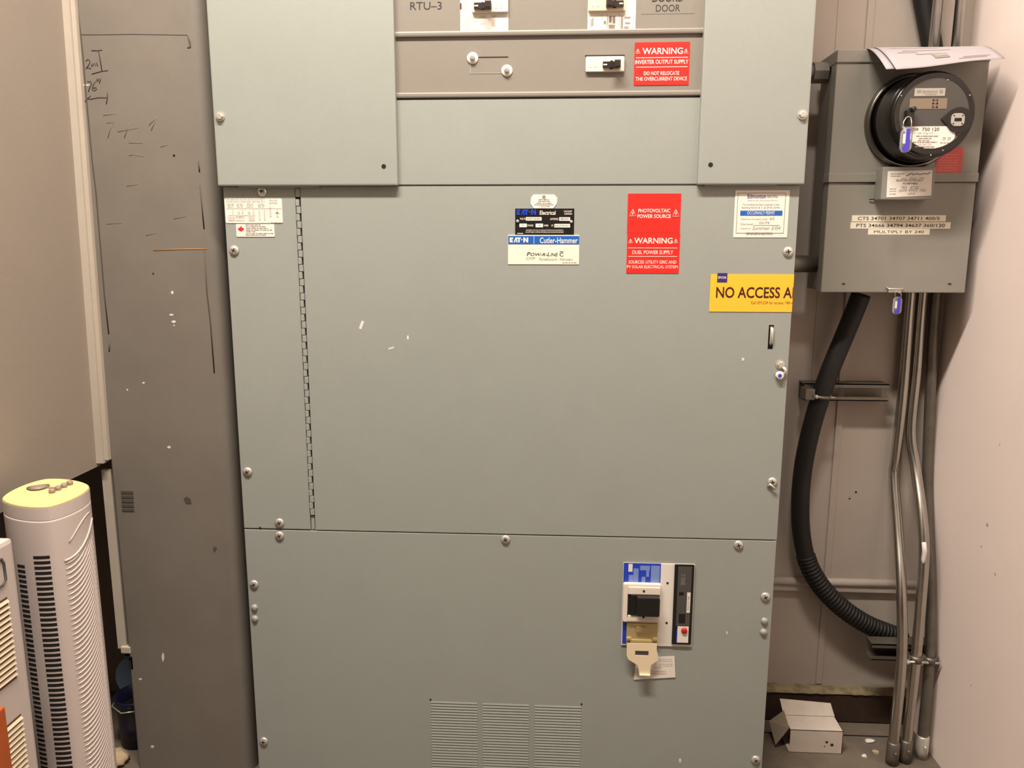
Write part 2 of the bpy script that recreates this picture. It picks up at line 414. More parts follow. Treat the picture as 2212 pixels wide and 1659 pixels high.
def screw(kind, px, py, Y):
    p = at(px, py, Y); p = Vector((p.x, Y, p.z))
    if kind not in sm:
        mb = {'dome': domescrew, 'hex': hexscrew, 'rivet': rivet}[kind]()
        o = mb.build('screw', ['zinc', 'dark'] if kind == 'dome' else ['zinc'] if kind == 'hex' else ['nickel'], None)
        o.parent = PB; sm[kind] = o
    else:
        o = sm[kind].copy(); COL.objects.link(o); o.parent = PB
    o.location = p-PB.location
    if kind == 'dome': o.rotation_euler = (0, random.uniform(0, 1.5), 0)
    return o
for px, py in ((506, 541), (535, 1019), (604, 1129), (1702, 544), (1668, 1041)): screw('dome', px, py, -0.0022)
screw('dome', 566, 413, -0.0022); screw('hex', 1685, 787, -0.0022)
for px, py in ((604, 1157), (1092, 1165), (1595, 1177), (549, 1262), (570, 1601), (1653, 1289), (1632, 1641)): screw('dome', px, py, -0.002)
for px, py in ((550, 1312), (551, 1336), (1651, 1341), (1649, 1365)): screw('rivet', px, py, -0.002)
screw('hex', 476, 252, UY); screw('hex', 1733, 248, UY)
b = MB()
for px, py in ((562, 1140),):
    p = at(px, py, -0.002); b.lathe([(0.0022, -0.0004), (0.0022, 0.0004)], (p.x, -0.002, p.z), 'y', 8)
b.build('screw_hole', 'dark', PB)

# vents of the lower cover
vt = [at(1090, 1519, -0.002).z][0]
for (xl, xr, yt) in ((932, 1031, 1516), (1043, 1142, 1520), (1155, 1254, 1524)):
    X0 = at(xl, 1590, -0.002).x; X1 = at(xr, 1590, -0.002).x; z1 = at((xl+xr)/2, yt, -0.002).z
    b = MB(); pitch = 0.0067; k = 0
    while z1-k*pitch > 0.03:
        z = z1-k*pitch
        b._add([(X0, -0.002, z), (X1, -0.002, z), (X1, -0.0031, z-0.0036), (X0, -0.0031, z-0.0036), (X0, -0.0019, z-0.0062), (X1, -0.0019, z-0.0062)],
               [(0, 1, 2, 3), (3, 2, 5, 4), (0, 3, 4), (1, 5, 2), (0, 4, 5, 1)])
        k += 1
    b.build('vent_grille', 'panel', PB)
b = MB()
for px, py in ((930, 1511), (1256, 1521)):
    p = at(px, py, -0.002); b = MB(); b.lathe([(0.0022, -0.0006), (0.0022, 0.0004)], (p.x, -0.002, p.z), 'y', 8); b.build('screw_hole', 'dark', PB)
# paint nicks on door and cover
b = MB()
for (x, y, w, h, a) in ((781, 702, 3, 9, .35), (845, 752, 6, 1.6, -.3), (881, 729, 2, 4, 0), (1605, 776, 2.4, 3, 0), (1570, 1367, 1.5, 3, 0), (1469, 1643, 2.4, 4, 0)):
    Y = -0.0022
    c, s_ = math.cos(a), math.sin(a)
    b = MB(); poly(b, [(x+dx*c-dy*s_, y+dx*s_+dy*c) for dx, dy in ((-w, -h), (w, -h), (w, h), (-w, h))], Y, 0.0003); b.build('paint_nick', 'chip', PB)

# ---- breakers of the upper modules
def breaker(xl, xr, yt, yb, Y, hl, hr, hy0, hy1, knob, face='ivory'):
    X0, X1, Z0, Z1 = rect(xl, xr, yt, yb, Y)
    f = MB(); f.rrect(X0, X1, Z0, Z1, Y-0.006, Y+0.001, 0.002, 0.0012)
    br = f.build('breaker', face, PB)
    a0, a1, b0, b1 = rect(hl, hr, hy0, hy1, Y-0.007)
    cz = (b0+b1)/2
    g = MB(); g.rrect(a0, a1, cz-0.0055, cz+0.0055, Y-0.0095, Y-0.0055, 0.001); g.rrect(a0+(a1-a0)*0.42, a0+(a1-a0)*0.58, b0-0.001, b1+0.001, Y-0.008, Y-0.0055)
    if knob > 0: k0, k1 = a1-(a1-a0)*0.36, a1
    else: k0, k1 = a0, a0+(a1-a0)*0.36
    g.box(k0, k1, Y-0.021, Y-0.008, cz-0.007, cz+0.007, 0.002)
    g.build('toggle', 'handle', br)
    g = MB()
    n0 = a0+0.001 if knob > 0 else a1-0.008
    g.rrect(n0, n0+0.007, cz-0.0012, cz+0.0012, Y-0.0100, Y-0.0094)
    g.build('marker', 'ivory', br)
    g = MB()
    e0 = a1+0.006 if knob > 0 else X0+0.006
    if e0+0.015 > X1: e0 = X0+0.006
    for q in range(2): g.rrect(e0+q*0.009, e0+q*0.009+0.005, cz-0.004, cz+0.004, Y-0.0064, Y-0.006)
    g.build('rating_mark', 'paleink', br)
    return br
# breaker_sticker sheets under the two upper breakers
def sheet(name, xl, xr, yt, yb, Y, m, r=0.0, th=0.0006, label=None):
    X0, X1, Z0, Z1 = rect(xl, xr, yt, yb, Y)
    o = MB(); o.rrect(X0, X1, Z0, Z1, Y-th, Y+0.0002, r); o = o.build(name, m, PB)
    if label: lab(o, label)
    return o
s1 = sheet('breaker_sticker', 994, 1098, -60, 69, -0.001, 'white')
b = MB(); Yt = -0.0017
for x in (1018, 1050, 1070): bar(b, x-0.4, x+0.4, 32, 68, Yt, 0.0002)
for x0, x1, y0, y1 in ((999, 1002, 50, 66), (1004, 1014, 35, 64), (1020, 1034, 40, 47), (1020, 1034, 60, 65), (1038, 1048, 34, 52), (1052, 1062, 60, 68), (1062, 1069, 33, 56), (1086, 1088, 44, 62), (1090, 1093, 42, 61), (998, 1010, 5, 20)): bar(b, x0, x1, y0, y1, Yt, 0.0002)
b.build('small_print', 'paleink', s1)
b = MB(); bar(b, 994, 997, 7, 20, Yt, 0.0003); b.build('red_mark', 'maroon', s1)
s2 = sheet('breaker_sticker', 1270, 1374, -60, 66, -0.001, 'white')
b = MB()
for x in (1300, 1312, 1338, 1367): bar(b, x-0.4, x+0.4, 31, 65, Yt, 0.0002)
for x0, x1, y0, y1 in ((1276, 1278, 42, 58), (1279, 1282, 39, 56), (1304, 1309, 45, 52), (1316, 1321, 34, 48), (1324, 1329, 34, 50), (1315, 1328, 54, 64), (1341, 1346, 34, 62), (1348, 1362, 36, 40), (1350, 1361, 48, 52), (1348, 1358, 57, 63)): bar(b, x0, x1, y0, y1, Yt, 0.0002)
b.build('small_print', 'greyink', s2)
lab(breaker(1020, 1098, -28, 28, -0.0017, 1024, 1062, 6, 20, 1), 'white breaker with handle pushed right')
lab(breaker(1271, 1351, -28, 25, -0.0017, 1309, 1347, 1, 16, -1, 'ivory2'), 'yellowed breaker with handle pushed left')
# name text of the two upper circuits
b = MB(); text(b, 'RTU–3', 886, 954, 4, 21, -0.0013); lab(b.build('lettering', 'ink', PB), 'black letters RTU-3')
d = sheet('name_tape', 1386, 1500, 6, 30, -0.001, 'module', 0, 0.0004)
b = MB(); text(b, 'DOOR', 1417, 1469, 10, 25, -0.0016); text(b, 'DOORS/', 1409, 1477, -12, 3, -0.0016); lab(b.build('lettering', 'ink', PB), 'black words DOORS/DOOR')
# middle module: two capped bolts, blank knockout, small breaker, red label
MY = 0.0
b = MB(); bar(b, 1017, 1098, 122.5, 124.5, MY, 0.0004); b.build('knockout_slot', 'dark', PB)
b = MB(); bar(b, 1015, 1017, 124, 158, MY, 0.0005); bar(b, 1015, 1088, 157.5, 159, MY, 0.0005); b.build('knockout_outline', 'panel', PB)
for px, py in ((1021, 126), (1095, 153)):
    p = at(px, py, MY); b = MB(); b.lathe([(0.0108, 0.0002), (0.0108, -0.0015), (0.0095, -0.0025), (0.004, -0.003)], (p.x, MY, p.z), 'y', 24); w = b.build('washer', 'white', PB)
    b = MB(); b.lathe([(0.0052, -0.0025), (0.0050, -0.007), (0.0034, -0.0085)], (p.x, MY, p.z), 'y', 6, False); b.build('bolt_head', 'zinc', w)
b = MB(); bar(b, 1264, 1349, 119, 123, MY, 0.0012); b.build('breaker_cutout', 'dark', PB)
lab(breaker(1265, 1348, 123, 156, MY, 1302, 1340, 132, 148, 1), 'small white breaker beside the red label')
def lightning(mb, x, y, s, Y):
    o = 0
    for (dx, dy), (ex, ey) in (((-s, s*.9), (s, s*.9)), ((-s, s*.9), (0, -s)), ((s, s*.9), (0, -s))):
        a = at(x+dx, y+dy, Y-0.0002); c = at(x+ex, y+ey, Y-0.0002); mb.tube([a, c], 0.0004, 4)
    k = s*0.62
    poly(mb, [(x+k*q[0], y+k*q[1]+s*.1) for q in ((.3, -1), (-.5, .15), (-.05, .15), (-.35, 1), (.5, -.15), (.05, -.15))], Y, 0.0003)
rl = sheet('warning_label', 1370, 1489, 91, 184, MY-0.0002, 'red', 0.002, 0.0008, 'small red inverter supply warning label')
Yt = MY-0.0012
b = MB(); text(b, 'WARNING', 1388, 1475, 103, 117, Yt, 0.012); text(b, 'INVERTER OUTPUT SUPPLY', 1372, 1487, 129, 138, Yt, 0.006)
text(b, 'DO NOT RELOCATE', 1391, 1467, 154, 162, Yt, 0.006); text(b, 'THE OVERCURRENT DEVICE', 1373, 1484, 166, 174, Yt, 0.006)
bar(b, 1374, 1486, 123.6, 125, Yt, 0.0002); bar(b, 1374, 1485, 144, 145.2, Yt, 0.0002); lightning(b, 1378, 111, 5, Yt); lightning(b, 1482, 110.5, 5, Yt)
b.build('lettering', 'redtext', rl)

# ---- labels on the door
DY = -0.0024
pl = sheet('photovoltaic_label', 1355.5, 1470, 418, 503, DY, 'red', 0.001, 0.0008, 'red photovoltaic power source label')
Yt = DY-0.001
b = MB(); text(b, 'PHOTOVOLTAIC', 1379, 1448, 451, 459, Yt, 0.012); text(b, 'POWER SOURCE', 1377, 1449, 463, 471, Yt, 0.012)
lightning(b, 1367, 460, 7.5, Yt); lightning(b, 1460, 460.5, 7.5, Yt); b.build('lettering', 'redtext', pl)
wl = sheet('dual_supply_label', 1354, 1467.5, 503.6, 590, DY, 'red', 0.001, 0.0008, 'red dual power supply warning label')
b = MB(); text(b, 'WARNING', 1370, 1453, 513.5, 526, Yt, 0.014); text(b, 'DUEL POWER SUPPLY', 1366, 1454, 541, 549, Yt, 0.004)
text(b, 'SOURCES: UTILITY GRIC AND', 1358, 1461, 562.5, 569.5, Yt, 0.004); text(b, 'PV SOLAR ELECTRICAL SYSTEM', 1354.5, 1463.5, 573, 579.5, Yt)
bar(b, 1357, 1463, 535.2, 536.2, Yt, 0.0002); bar(b, 1357, 1463, 553.3, 554.3, Yt, 0.0002); lightning(b, 1362, 521, 4.5, Yt); lightning(b, 1460, 521, 4.5, Yt)
b.build('lettering', 'redtext', wl)
# certification sticker (octagon), black rating plate, blue and white nameplate
b = MB(); poly(b, [(1152, 420), (1197, 420), (1204, 427), (1203, 440), (1195, 450), (1153, 450), (1146, 440), (1147, 427)], DY, 0.0006); cs = b.build('approval_sticker', 'white', PB); lab(cs, 'small white octagonal approval sticker')
Yt = DY-0.0008
b = MB(); p = at(1175, 425.5, Yt)
b.lathe([(0.0034, 0), (0.0034, -0.0002)], (p.x, Yt, p.z), 'y', 16); lines(b, 1163, 1188, (431, 434.5), 1.4, Yt, 1, 0.95); lines(b, 1159, 1191, (438.5,), 1.4, Yt, 2, 0.95); bar(b, 1154, 1196, 441.6, 442.6, Yt, 0.0002)
text(b, 'L 552748', 1164, 1187, 444, 448, Yt, 0.01); b.build('small_print', 'greyink', cs)
bp_ = sheet('rating_plate', 1113, 1240, 450.5, 507, DY, 'blacklabel', 0, 0.0008, 'black rating plate with white figures')
Yt = DY-0.001
def logo(mb, xl, xr, yt, yb, Y):
    """four block letters with their cut-away strokes and a dot"""
    w = xr-xl; h = yb-yt; X = lambda f: xl+w*f
    def q(x0, x1, y0, y1): bar(mb, X(x0), X(x1), yt+h*y0, yt+h*y1, Y, 0.0002)
    q(0, .19, 0, .28); q(0, .07, .28, .72); q(.07, .16, .38, .62); q(0, .17, .72, 1)
    poly(mb, [(X(.22), yb), (X(.31), yt), (X(.37), yt), (X(.43), yb), (X(.36), yb), (X(.33), yt+h*.35), (X(.29), yb)], Y, 0.0002)
    q(.38, .60, 0, .28); q(.46, .54, .28, 1)
    p = at(X(.655), yt+h*.52, Y); mb.lathe([(abs(at(X(.70), yt, Y).x-at(X(.655), yt, Y).x), 0), (0.0001, -0.0002)], (p.x, Y, p.z), 'y', 14)
    poly(mb, [(X(.74), yb), (X(.74), yt), (X(.82), yt), (X(.92), yt+h*.6), (X(.92), yt), (X(1), yt), (X(1), yb), (X(.92), yb), (X(.82), yt+h*.4), (X(.82), yb)], Y, 0.0002)
b = MB(); logo(b, 1116, 1158, 452.5, 464, Yt); b.build('logo', 'royal', bp_)
b = MB()
text(b, 'Electrical', 1166, 1200, 455, 464, Yt, 0.015); text(b, 'CALGARY', 1218, 1236, 454.6, 458.4, Yt, 0.01); text(b, 'CANADA', 1219, 1236, 460, 463.8, Yt, 0.01)
text(b, 'VOLTS', 1123, 1135, 470.5, 474.8, Yt, 0.01); text(b, 'AMPERES', 1188, 1206, 471, 475.4, Yt, 0.01); text(b, 'PHASE', 1139.5, 1152, 485, 489, Yt, 0.01); text(b, 'WIRE', 1174.5, 1184.5, 485.2, 489.2, Yt, 0.01); text(b, 'ST.', 1191, 1196, 485.2, 489.2, Yt, 0.01)
for x0, x1, y0, y1 in ((1136, 1170, 469, 476.5), (1208, 1231.5, 469.3, 477), (1122, 1138, 483, 490.8), (1157, 1173, 483, 491), (1197.5, 1231.5, 483.6, 491.4)): bar(b, x0, x1, y0, y1, Yt, 0.0002, 0.0004)
text(b, 'SUITABLE FOR USE AS SERVICE ENTRANCE EQUIPMENT', 1136, 1217, 496, 499, Yt, 0.005); text(b, 'ACCEPTABLE COMME APPAREILLAGE DE BRANCHEMENT', 1135, 1218, 500, 503, Yt, 0.005)
bar(b, 1117, 1130, 503.6, 505, Yt, 0.0002); b.build('lettering', 'white', bp_)
Yt2 = Yt-0.0003
for q in (('347/600', 1138, 1167, 471, 474.8), ('800', 1211, 1228, 471, 475.4), ('3', 1128, 1130.5, 485, 489), ('4', 1164, 1167, 485, 489), ('65275W', 1199, 1229, 485.8, 489.6)):
    b = MB(); text(b, *q, Yt2); b.build('figure', 'ink', bp_)
b = MB()
for px, py in ((1118, 478), (1234, 479)):
    p = at(px, py, Yt); b = MB(); b.lathe([(0.0032, 0), (0.0026, -0.0016), (0.001, -0.002)], (p.x, Yt, p.z), 'y', 14); b.build('rivet', 'zinc', bp_)
np_ = sheet('nameplate', 1097.5, 1251, 507.5, 571, DY, 'cream', 0, 0.0008, 'cream nameplate with blue header band')
b = MB(); bar(b, 1098, 1251, 509.6, 527.6, Yt, 0.0002); b.build('header_band', 'blue', np_)
b = MB(); logo(b, 1101, 1141, 513, 523.6, Yt2); text(b, 'Cutler-Hammer', 1166, 1248, 513, 525.5, Yt2, 0.012); bar(b, 1153.2, 1154, 510.5, 526.5, Yt2, 0.0002); b.build('header_lettering', 'white', np_)
b = MB(); text(b, 'P', 1137.5, 1146, 544.5, 553, Yt, 0.014, 0.25); text(b, 'OW-R-', 1146, 1182, 546.3, 553.2, Yt, 0.014, 0.25); text(b, 'L', 1182, 1188, 545, 553.4, Yt, 0.014, 0.25); text(b, 'INE', 1189, 1205.5, 546.6, 553.6, Yt, 0.014, 0.25)
text(b, 'C', 1208.5, 1217, 545.8, 554, Yt, 0.012); bar(b, 1209, 1217, 543, 544.2, Yt, 0.0002); b.build('model_lettering', 'ink', np_)
b = MB(); text(b, 'CMP', 1136.5, 1156, 555.3, 561.6, Yt); text(b, 'Panelboard / Panneau', 1165, 1237, 557, 563, Yt, 0.004); lines(b, 1215, 1247, (567.3,), 1.3, Yt, 4, 0.98); b.build('small_lettering', 'greyink', np_)
# occupancy permit
op = sheet('permit_sticker', 1586, 1703, 411, 513, DY, 'white', 0.001, 0.0006, 'white permit sheet with a blue band')
Yt = DY-0.0008
b = MB()
for x0, x1, y0, y1 in ((1594, 1697, 416.4, 417.4), (1590, 1692, 503, 504), (1591.6, 1592.6, 417, 503), (1694.4, 1695.4, 417, 504)): bar(b, x0, x1, y0, y1, Yt, 0.0002)
b.build('frame_line', 'greyink', op)
b = MB(); text(b, 'Edmonton', 1615, 1655, 419.5, 428.5, Yt, 0.02); b.build('heading', 'navy', op)
b = MB(); lines(b, 1657, 1681, (422.5, 425.5), 1.5, Yt, 5, 0.9); text(b, 'Department Occupancy Permit', 1615, 1680, 431.5, 435, Yt)
text(b, 'This building has been inspected under', 1604, 1684, 440, 445, Yt, 0.006); text(b, 'Building Permit #', 1603, 1642, 446.5, 451.5, Yt, 0.006); text(b, '1234-04', 1645, 1684, 446.5, 450.5, Yt)
text(b, 'Maximum Occupant Load', 1601, 1657, 471.5, 476, Yt, 0.006); text(b, '60', 1663, 1673, 469.5, 475, Yt); text(b, 'Date Issued', 1600, 1626, 482, 486, Yt); bar(b, 1627, 1684, 486.4, 487, Yt, 0.0002); text(b, '02/79', 1640, 1662, 479, 484, Yt)
text(b, 'Inspector', 1599, 1622, 492, 496, Yt); text(b, 'Summer 5/04', 1625, 1686, 489, 496.4, Yt, 0, 0.3); lines(b, 1612, 1672, (503.4, 506), 1.4, Yt, 8, 0.9)
b.build('small_print', 'greyink', op)
b = MB(); bar(b, 1599, 1690, 455, 465.4, Yt, 0.0003); b.build('blue_band', 'blue', op)
b = MB(); text(b, 'OCCUPANCY PERMIT', 1614, 1674, 456.4, 463.6, Yt-0.0005, 0.02); b.build('band_lettering', 'white', op)
# amber no-access label wrapped round the cabinet edge
X0 = at(1533.5, 632, DY).x; z1 = at(1623, 592.5, DY).z; z0 = at(1623, 673.5, DY).z
b = MB(); b.box(X0, XR+0.0008, DY-0.0008, DY+0.0002, z0, z1); b.box(XR+0.0002, XR+0.0009, DY-0.0008, 0.05, z0, z1); nl = b.build('no_access_label', 'yellow', PB); lab(nl, 'amber no access label wrapping the right edge')
Yt = DY-0.0011
b = MB(); text(b, 'NO ACCESS AR', 1547, 1727, 620, 644, Yt, 0.016, 0, XR); b.build('lettering', 'maroon', nl)
b = MB(); text(b, 'Call EPCOR for access: 780-412', 1622, 1721, 651, 657, Yt, 0.002, 0, XR); b.build('small_lettering', 'brownink', nl)
b = MB(); bar(b, 1549.5, 1571, 590, 609.6, Yt, 0.0003); b.build('emblem', 'navy', nl)
b = MB(); text(b, 'EPCOR', 1551.5, 1569, 597, 602, Yt-0.0005, 0.02); b.build('emblem_lettering', 'white', nl)
# instruction stickers on the fixed strip
it = sheet('instruction_sticker', 486.5, 610, 429, 482, DY, 'white', 0.003, 0.0006, 'white table sticker with small print')
Yt = DY-0.0008
b = MB(); lines(b, 488, 575, (430.8, 435), 1.6, Yt, 11, 0.95); lines(b, 581, 600, (432, 436, 439), 1.4, Yt, 12, 0.9)
for x in (491, 511, 533, 557): lines(b, x, x+15, (440, 443, 446.5), 1.6, Yt, int(x), 0.9)
for x0, x1, y0, y1 in ((502, 504, 453, 462), (514, 518, 456, 462), (522.5, 525.5, 453, 462), (536, 541, 456, 462), (546, 548.5, 453, 463), (559, 562, 453, 476), (570, 573, 453, 476), (582, 586, 446, 468), (597, 601, 453, 469), (594, 604, 459, 461), (493, 508, 468, 477), (537, 550, 466, 477)): bar(b, x0, x1, y0, y1, Yt, 0.0002)
bar(b, 489, 609, 450, 450.7, Yt, 0.0002); bar(b, 494, 552, 465, 465.7, Yt, 0.0002); lines(b, 510, 528, (467, 470, 476), 1.6, Yt, 15, 0.95); lines(b, 585, 608, (480.3,), 1.4, Yt, 16, 0.95)
b.build('small_print', 'paleink', it)
ml = sheet('maple_leaf_sticker', 510.5, 593, 484, 511.5, DY, 'white', 0.0015, 0.0006, 'small white sticker with a red maple leaf')
b = MB(); cx, cy, s_ = 520.5, 494.5, 6.6
leaf = [(0,-1),(.2,-.6),(.42,-.7),(.34,-.2),(.62,-.42),(.7,-.28),(1,-.3),(.88,0),(1,.12),(.5,.5),(.56,.68),(.06,.6),(.05,1),(-.05,1),(-.06,.6),(-.56,.68),(-.5,.5),(-1,.12),(-.88,0),(-1,-.3),(-.7,-.28),(-.62,-.42),(-.34,-.2),(-.42,-.7),(-.2,-.6)]
poly(b, [(cx+s_*q[0], cy+s_*q[1]) for q in leaf], Yt, 0.0002); b.build('leaf_emblem', 'red', ml)
b = MB(); lines(b, 530, 564, (485.6,), 1.3, Yt, 21, 0.98); lines(b, 531, 573, (489.4,), 1.3, Yt, 22, 0.98); lines(b, 531, 579, (493,), 1.3, Yt, 23, 0.98); lines(b, 531, 588, (496.8,), 1.3, Yt, 24, 0.98); lines(b, 532, 552, (500.2,), 1.3, Yt, 25, 0.98); lines(b, 531, 591, (504.2,), 1.3, Yt, 26, 0.98); lines(b, 531, 577, (507.6,), 1.3, Yt, 27, 0.98)
b.build('small_print', 'greyink', ml)

# ---- main breaker in the lower cover
LY_ = -0.0022
mb_ = sheet('main_breaker', 1344, 1497, 1217, 1394, LY_, 'white', 0.0008, 0.0025, 'white main breaker face with black handle')
Yt = LY_-0.0027
b = MB(); bar(b, 1347, 1427, 1216.5, 1260, Yt, 0.0004); b.build('blue_label', 'royal', mb_)
b = MB(); bar(b, 1344.5, 1353, 1340, 1390, Yt, 0.0004); b.build('blue_strip', 'royal', mb_)
b = MB(); y2 = Yt-0.0005
for x0, x1, y0, y1 in ((1357.5, 1366.5, 1218, 1235),): bar(b, x0, x1, y0, y1, y2, 0.0002)
b.build('label_window', 'white', mb_)
b = MB()
for x0, x1, y0, y1 in ((1368, 1379, 1228, 1259), (1358, 1368, 1242, 1258), (1383, 1404, 1222, 1232), (1386, 1394, 1246, 1258), (1396, 1402, 1232, 1246), (1406, 1425, 1222, 1258)): bar(b, x0, x1, y0, y1, y2, 0.0002)
b.build('label_print', 'paleblue', mb_)
# handle frame
X0, X1, Z0, Z1 = rect(1346, 1427, 1261, 1344, LY_-0.010); hx0, hx1, hz0_, hz1_ = rect(1362, 1423.5, 1284, 1332, LY_-0.014)
b = MB()
b.rrect(X0, X1, Z0, Z1, LY_-0.012, LY_-0.0024, 0.004, 0.002)
i0, i1, j0, j1 = X0+0.010, X1-0.002, Z0+0.003, Z1-0.006
b.box(i0, i1, LY_-0.0145, LY_-0.011, j0, hz0_+0.002, 0.0015); b.box(i0, i1, LY_-0.0145, LY_-0.011, hz1_-0.001, j1, 0.0015)
fr = b.build('handle_frame', 'ivory', mb_)
b = MB(); b.rrect(i0-0.001, i1-0.001, hz0_-0.002, hz1_, LY_-0.0125, LY_-0.011); b.build('handle_well', 'dark', mb_)
b = MB(); b.box(hx0+0.012, hx1, LY_-0.030, LY_-0.012, hz0_+0.007, hz1_-0.001, 0.003); b.box(hx0, hx1, LY_-0.017, LY_-0.012, hz0_+0.004, hz1_-0.001, 0.0015); b.build('breaker_handle', 'blackplastic', mb_)
b = MB()
for px, py in ((1391, 1277), (1390, 1333.5), (1442, 1259.5), (1440, 1345.5)):
    Yh = LY_-0.0148 if px < 1430 else Yt; p = at(px, py, Yh); b = MB(); b.lathe([(0.0024, -0.0004), (0.0024, 0.0002)], (p.x, Yh, p.z), 'y', 10); b.build('screw_hole', 'dark', mb_)
# trip unit
b = MB(); X0, X1, Z0, Z1 = rect(1454, 1496, 1219, 1391, Yt); b.rrect(X0, X1, Z0, Z1, Yt-0.003, Yt+0.0005, 0.001, 0.0006); tu = b.build('trip_unit', 'blackplastic', mb_)
Y3 = Yt-0.0031
b = MB(); bar(b, 1462.5, 1492, 1224, 1352, Y3, 0.0006); b.build('trip_cover', 'tripgrey', mb_)
b = MB(); bar(b, 1463, 1487, 1353, 1388, Y3, 0.0006); b.build('button_plate', 'white', mb_)
b = MB(); bar(b, 1483.5, 1491, 1280, 1323.5, Y3-0.0007, 0.0004); b.build('white_tab', 'white', mb_)
b = MB(); p = at(1478, 1362, Y3-0.0006); b.lathe([(0.0066, 0), (0.006, -0.003), (0.002, -0.0036)], (p.x, Y3-0.0006, p.z), 'y', 20); b.build('push_button', 'redbutton', mb_)
b = MB(); bar(b, 1460.5, 1462.6, 1358, 1388, Y3, 0.0006); b.build('blue_edge', 'royal', mb_)
b = MB(); text(b, 'SERIES C', 1471, 1480, 1240, 1264, Y3-0.0007, 0, 0, None, 90); b.build('trip_print', 'greyink', mb_)
for q in ((1467, 1477, 1279, 1286), (1466, 1480, 1326, 1346)):
    b = MB(); bar(b, *q, Y3-0.0007, 0.0003); b.build('trip_window', 'blackplastic', mb_)
b = MB(); text(b, 'PUSH TO TRIP', 1485.2, 1489.2, 1288, 1318, Y3-0.0013, 0, 0, None, 90); b.build('tab_print', 'greyink', mb_)
# padlock hasp: bent yellow-zinc bracket with a hanging tongue
b = MB()
X0, X1, Z0, Z1 = rect(1353, 1420, 1346, 1390, LY_-0.006)
b.box(X0, X1, LY_-0.008, LY_-0.0026, Z0, Z1, 0.001); b.box(X0+0.008, X1-0.012, LY_-0.0105, LY_-0.0078, Z0+0.001, Z0+0.010, 0.0006)
b.box(X0, X0+0.010, LY_-0.012, LY_-0.008, Z0+0.010, Z0+0.015, 0.0006); b.box(X1-0.010, X1, LY_-0.012, LY_-0.008, Z0+0.010, Z0+0.015, 0.0006)
b.box(X0+0.020, X0+0.042, LY_-0.013, LY_-0.008, Z1-0.018, Z1-0.006, 0.001)
b.build('hasp_bracket', 'brass', mb_)
b = MB(); Yp = LY_-0.014
pts = [(1354, 1389), (1419, 1390), (1421, 1426), (1405, 1437), (1404, 1457), (1381, 1456), (1378, 1437), (1357, 1424)]
P3 = [at(x, y, Yp) for x, y in pts]
def tilt(v, zt): return Vector((v.x, Yp-0.0-(zt-v.z)*0.12, v.z))
# tongue as a plate with an oblong slot
zt = P3[0].z
hs = [at(x, y, Yp) for x, y in ((1372, 1405), (1401, 1405), (1401, 1416), (1372, 1416))]
outer = [(v.x, v.z) for v in P3]; xa, xb = hs[0].x, hs[1].x; za, zb = hs[2].z, hs[0].z
def pl4(q): b.prism(q, Yp-0.0012, Yp)
pl4([(outer[0][0], zb), (outer[1][0], zb), (outer[1][0], outer[1][1]), (outer[0][0], outer[0][1])])
pl4([(outer[0][0]+0.0005, za), (xa, za), (xa, zb), (outer[0][0], zb)]); pl4([(xb, za), (outer[2][0], za), (outer[1][0]+0.001, zb), (xb, zb)])
pl4([outer[7], outer[6], outer[3], outer[2], (outer[2][0], za), (outer[0][0]+0.0005, za)]); pl4([outer[5], outer[4], outer[3], outer[6]])
b.box(outer[5][0], outer[4][0], Yp-0.006, Yp, outer[5][1]-0.0005, outer[5][1]+0.0012)
b.build('hasp_tongue', 'ivory2', mb_)
tg = MB(); Yq = -0.0035; poly(tg, [(1374, 1421), (1457, 1417), (1459, 1463), (1369, 1468)], Yq, 0.0004); tg = tg.build('paper_tag', 'white', PB); lab(tg, 'small printed paper tag behind the hasp')
b = MB(); lines(b, 1424, 1455, (1424, 1428, 1434, 1438), 2, Yq-0.0005, 31, 0.9); text(b, 'ACCEPTABLE', 1408, 1428, 1441, 1444, Yq-0.0005, 0.02); lines(b, 1408, 1440, (1450, 1455), 3, Yq-0.0005, 33, 0.9); b.build('small_print', 'paleink', tg)

# seals on the door edge: hang from screws
def small_seal(name, px, py, Y, label, blue):
    p = at(px, py, Y); t = thing(name, label, 'seal', (p.x, Y, p.z))
    b = MB(); b.lathe([(0.008, -0.001), (0.0085, -0.005), (0.006, -0.009)], (p.x, Y, p.z), 'y', 14); b.build('seal_body', 'white', t)
    if blue:
        b = MB(); b.lathe([(0.004, -0.0088), (0.0035, -0.0098)], (p.x-0.001, Y, p.z), 'y', 10); b.build('seal_insert', 'sealblue', t)
    return t, p
t, p = small_seal('wire_seal', 1683, 810, -0.0022, 'small white and blue plastic seal below the latch on the door edge', True)
q = at(1688, 793, -0.006)
b = MB(); b.tube([(p.x+0.006, -0.006, p.z), (p.x+0.011, -0.008, p.z+0.010), (q.x+0.003, -0.010, q.z)], 0.0025, 8); b.build('seal_loop', 'white', t)
p = at(1659, 1047, -0.0022); t = thing('wire_seal', 'bare twisted wire seal hanging at the lower right door screw', 'seal', (p.x, -0.002, p.z))
b = MB(); b.tube([(p.x-0.001, -0.004, p.z-0.003), (p.x+0.003, -0.008, p.z+0.002), (p.x+0.008, -0.009, p.z-0.002), (p.x+0.014, -0.009, p.z-0.007)], 0.0022, 7); b.build('wire', 'zinc', t)

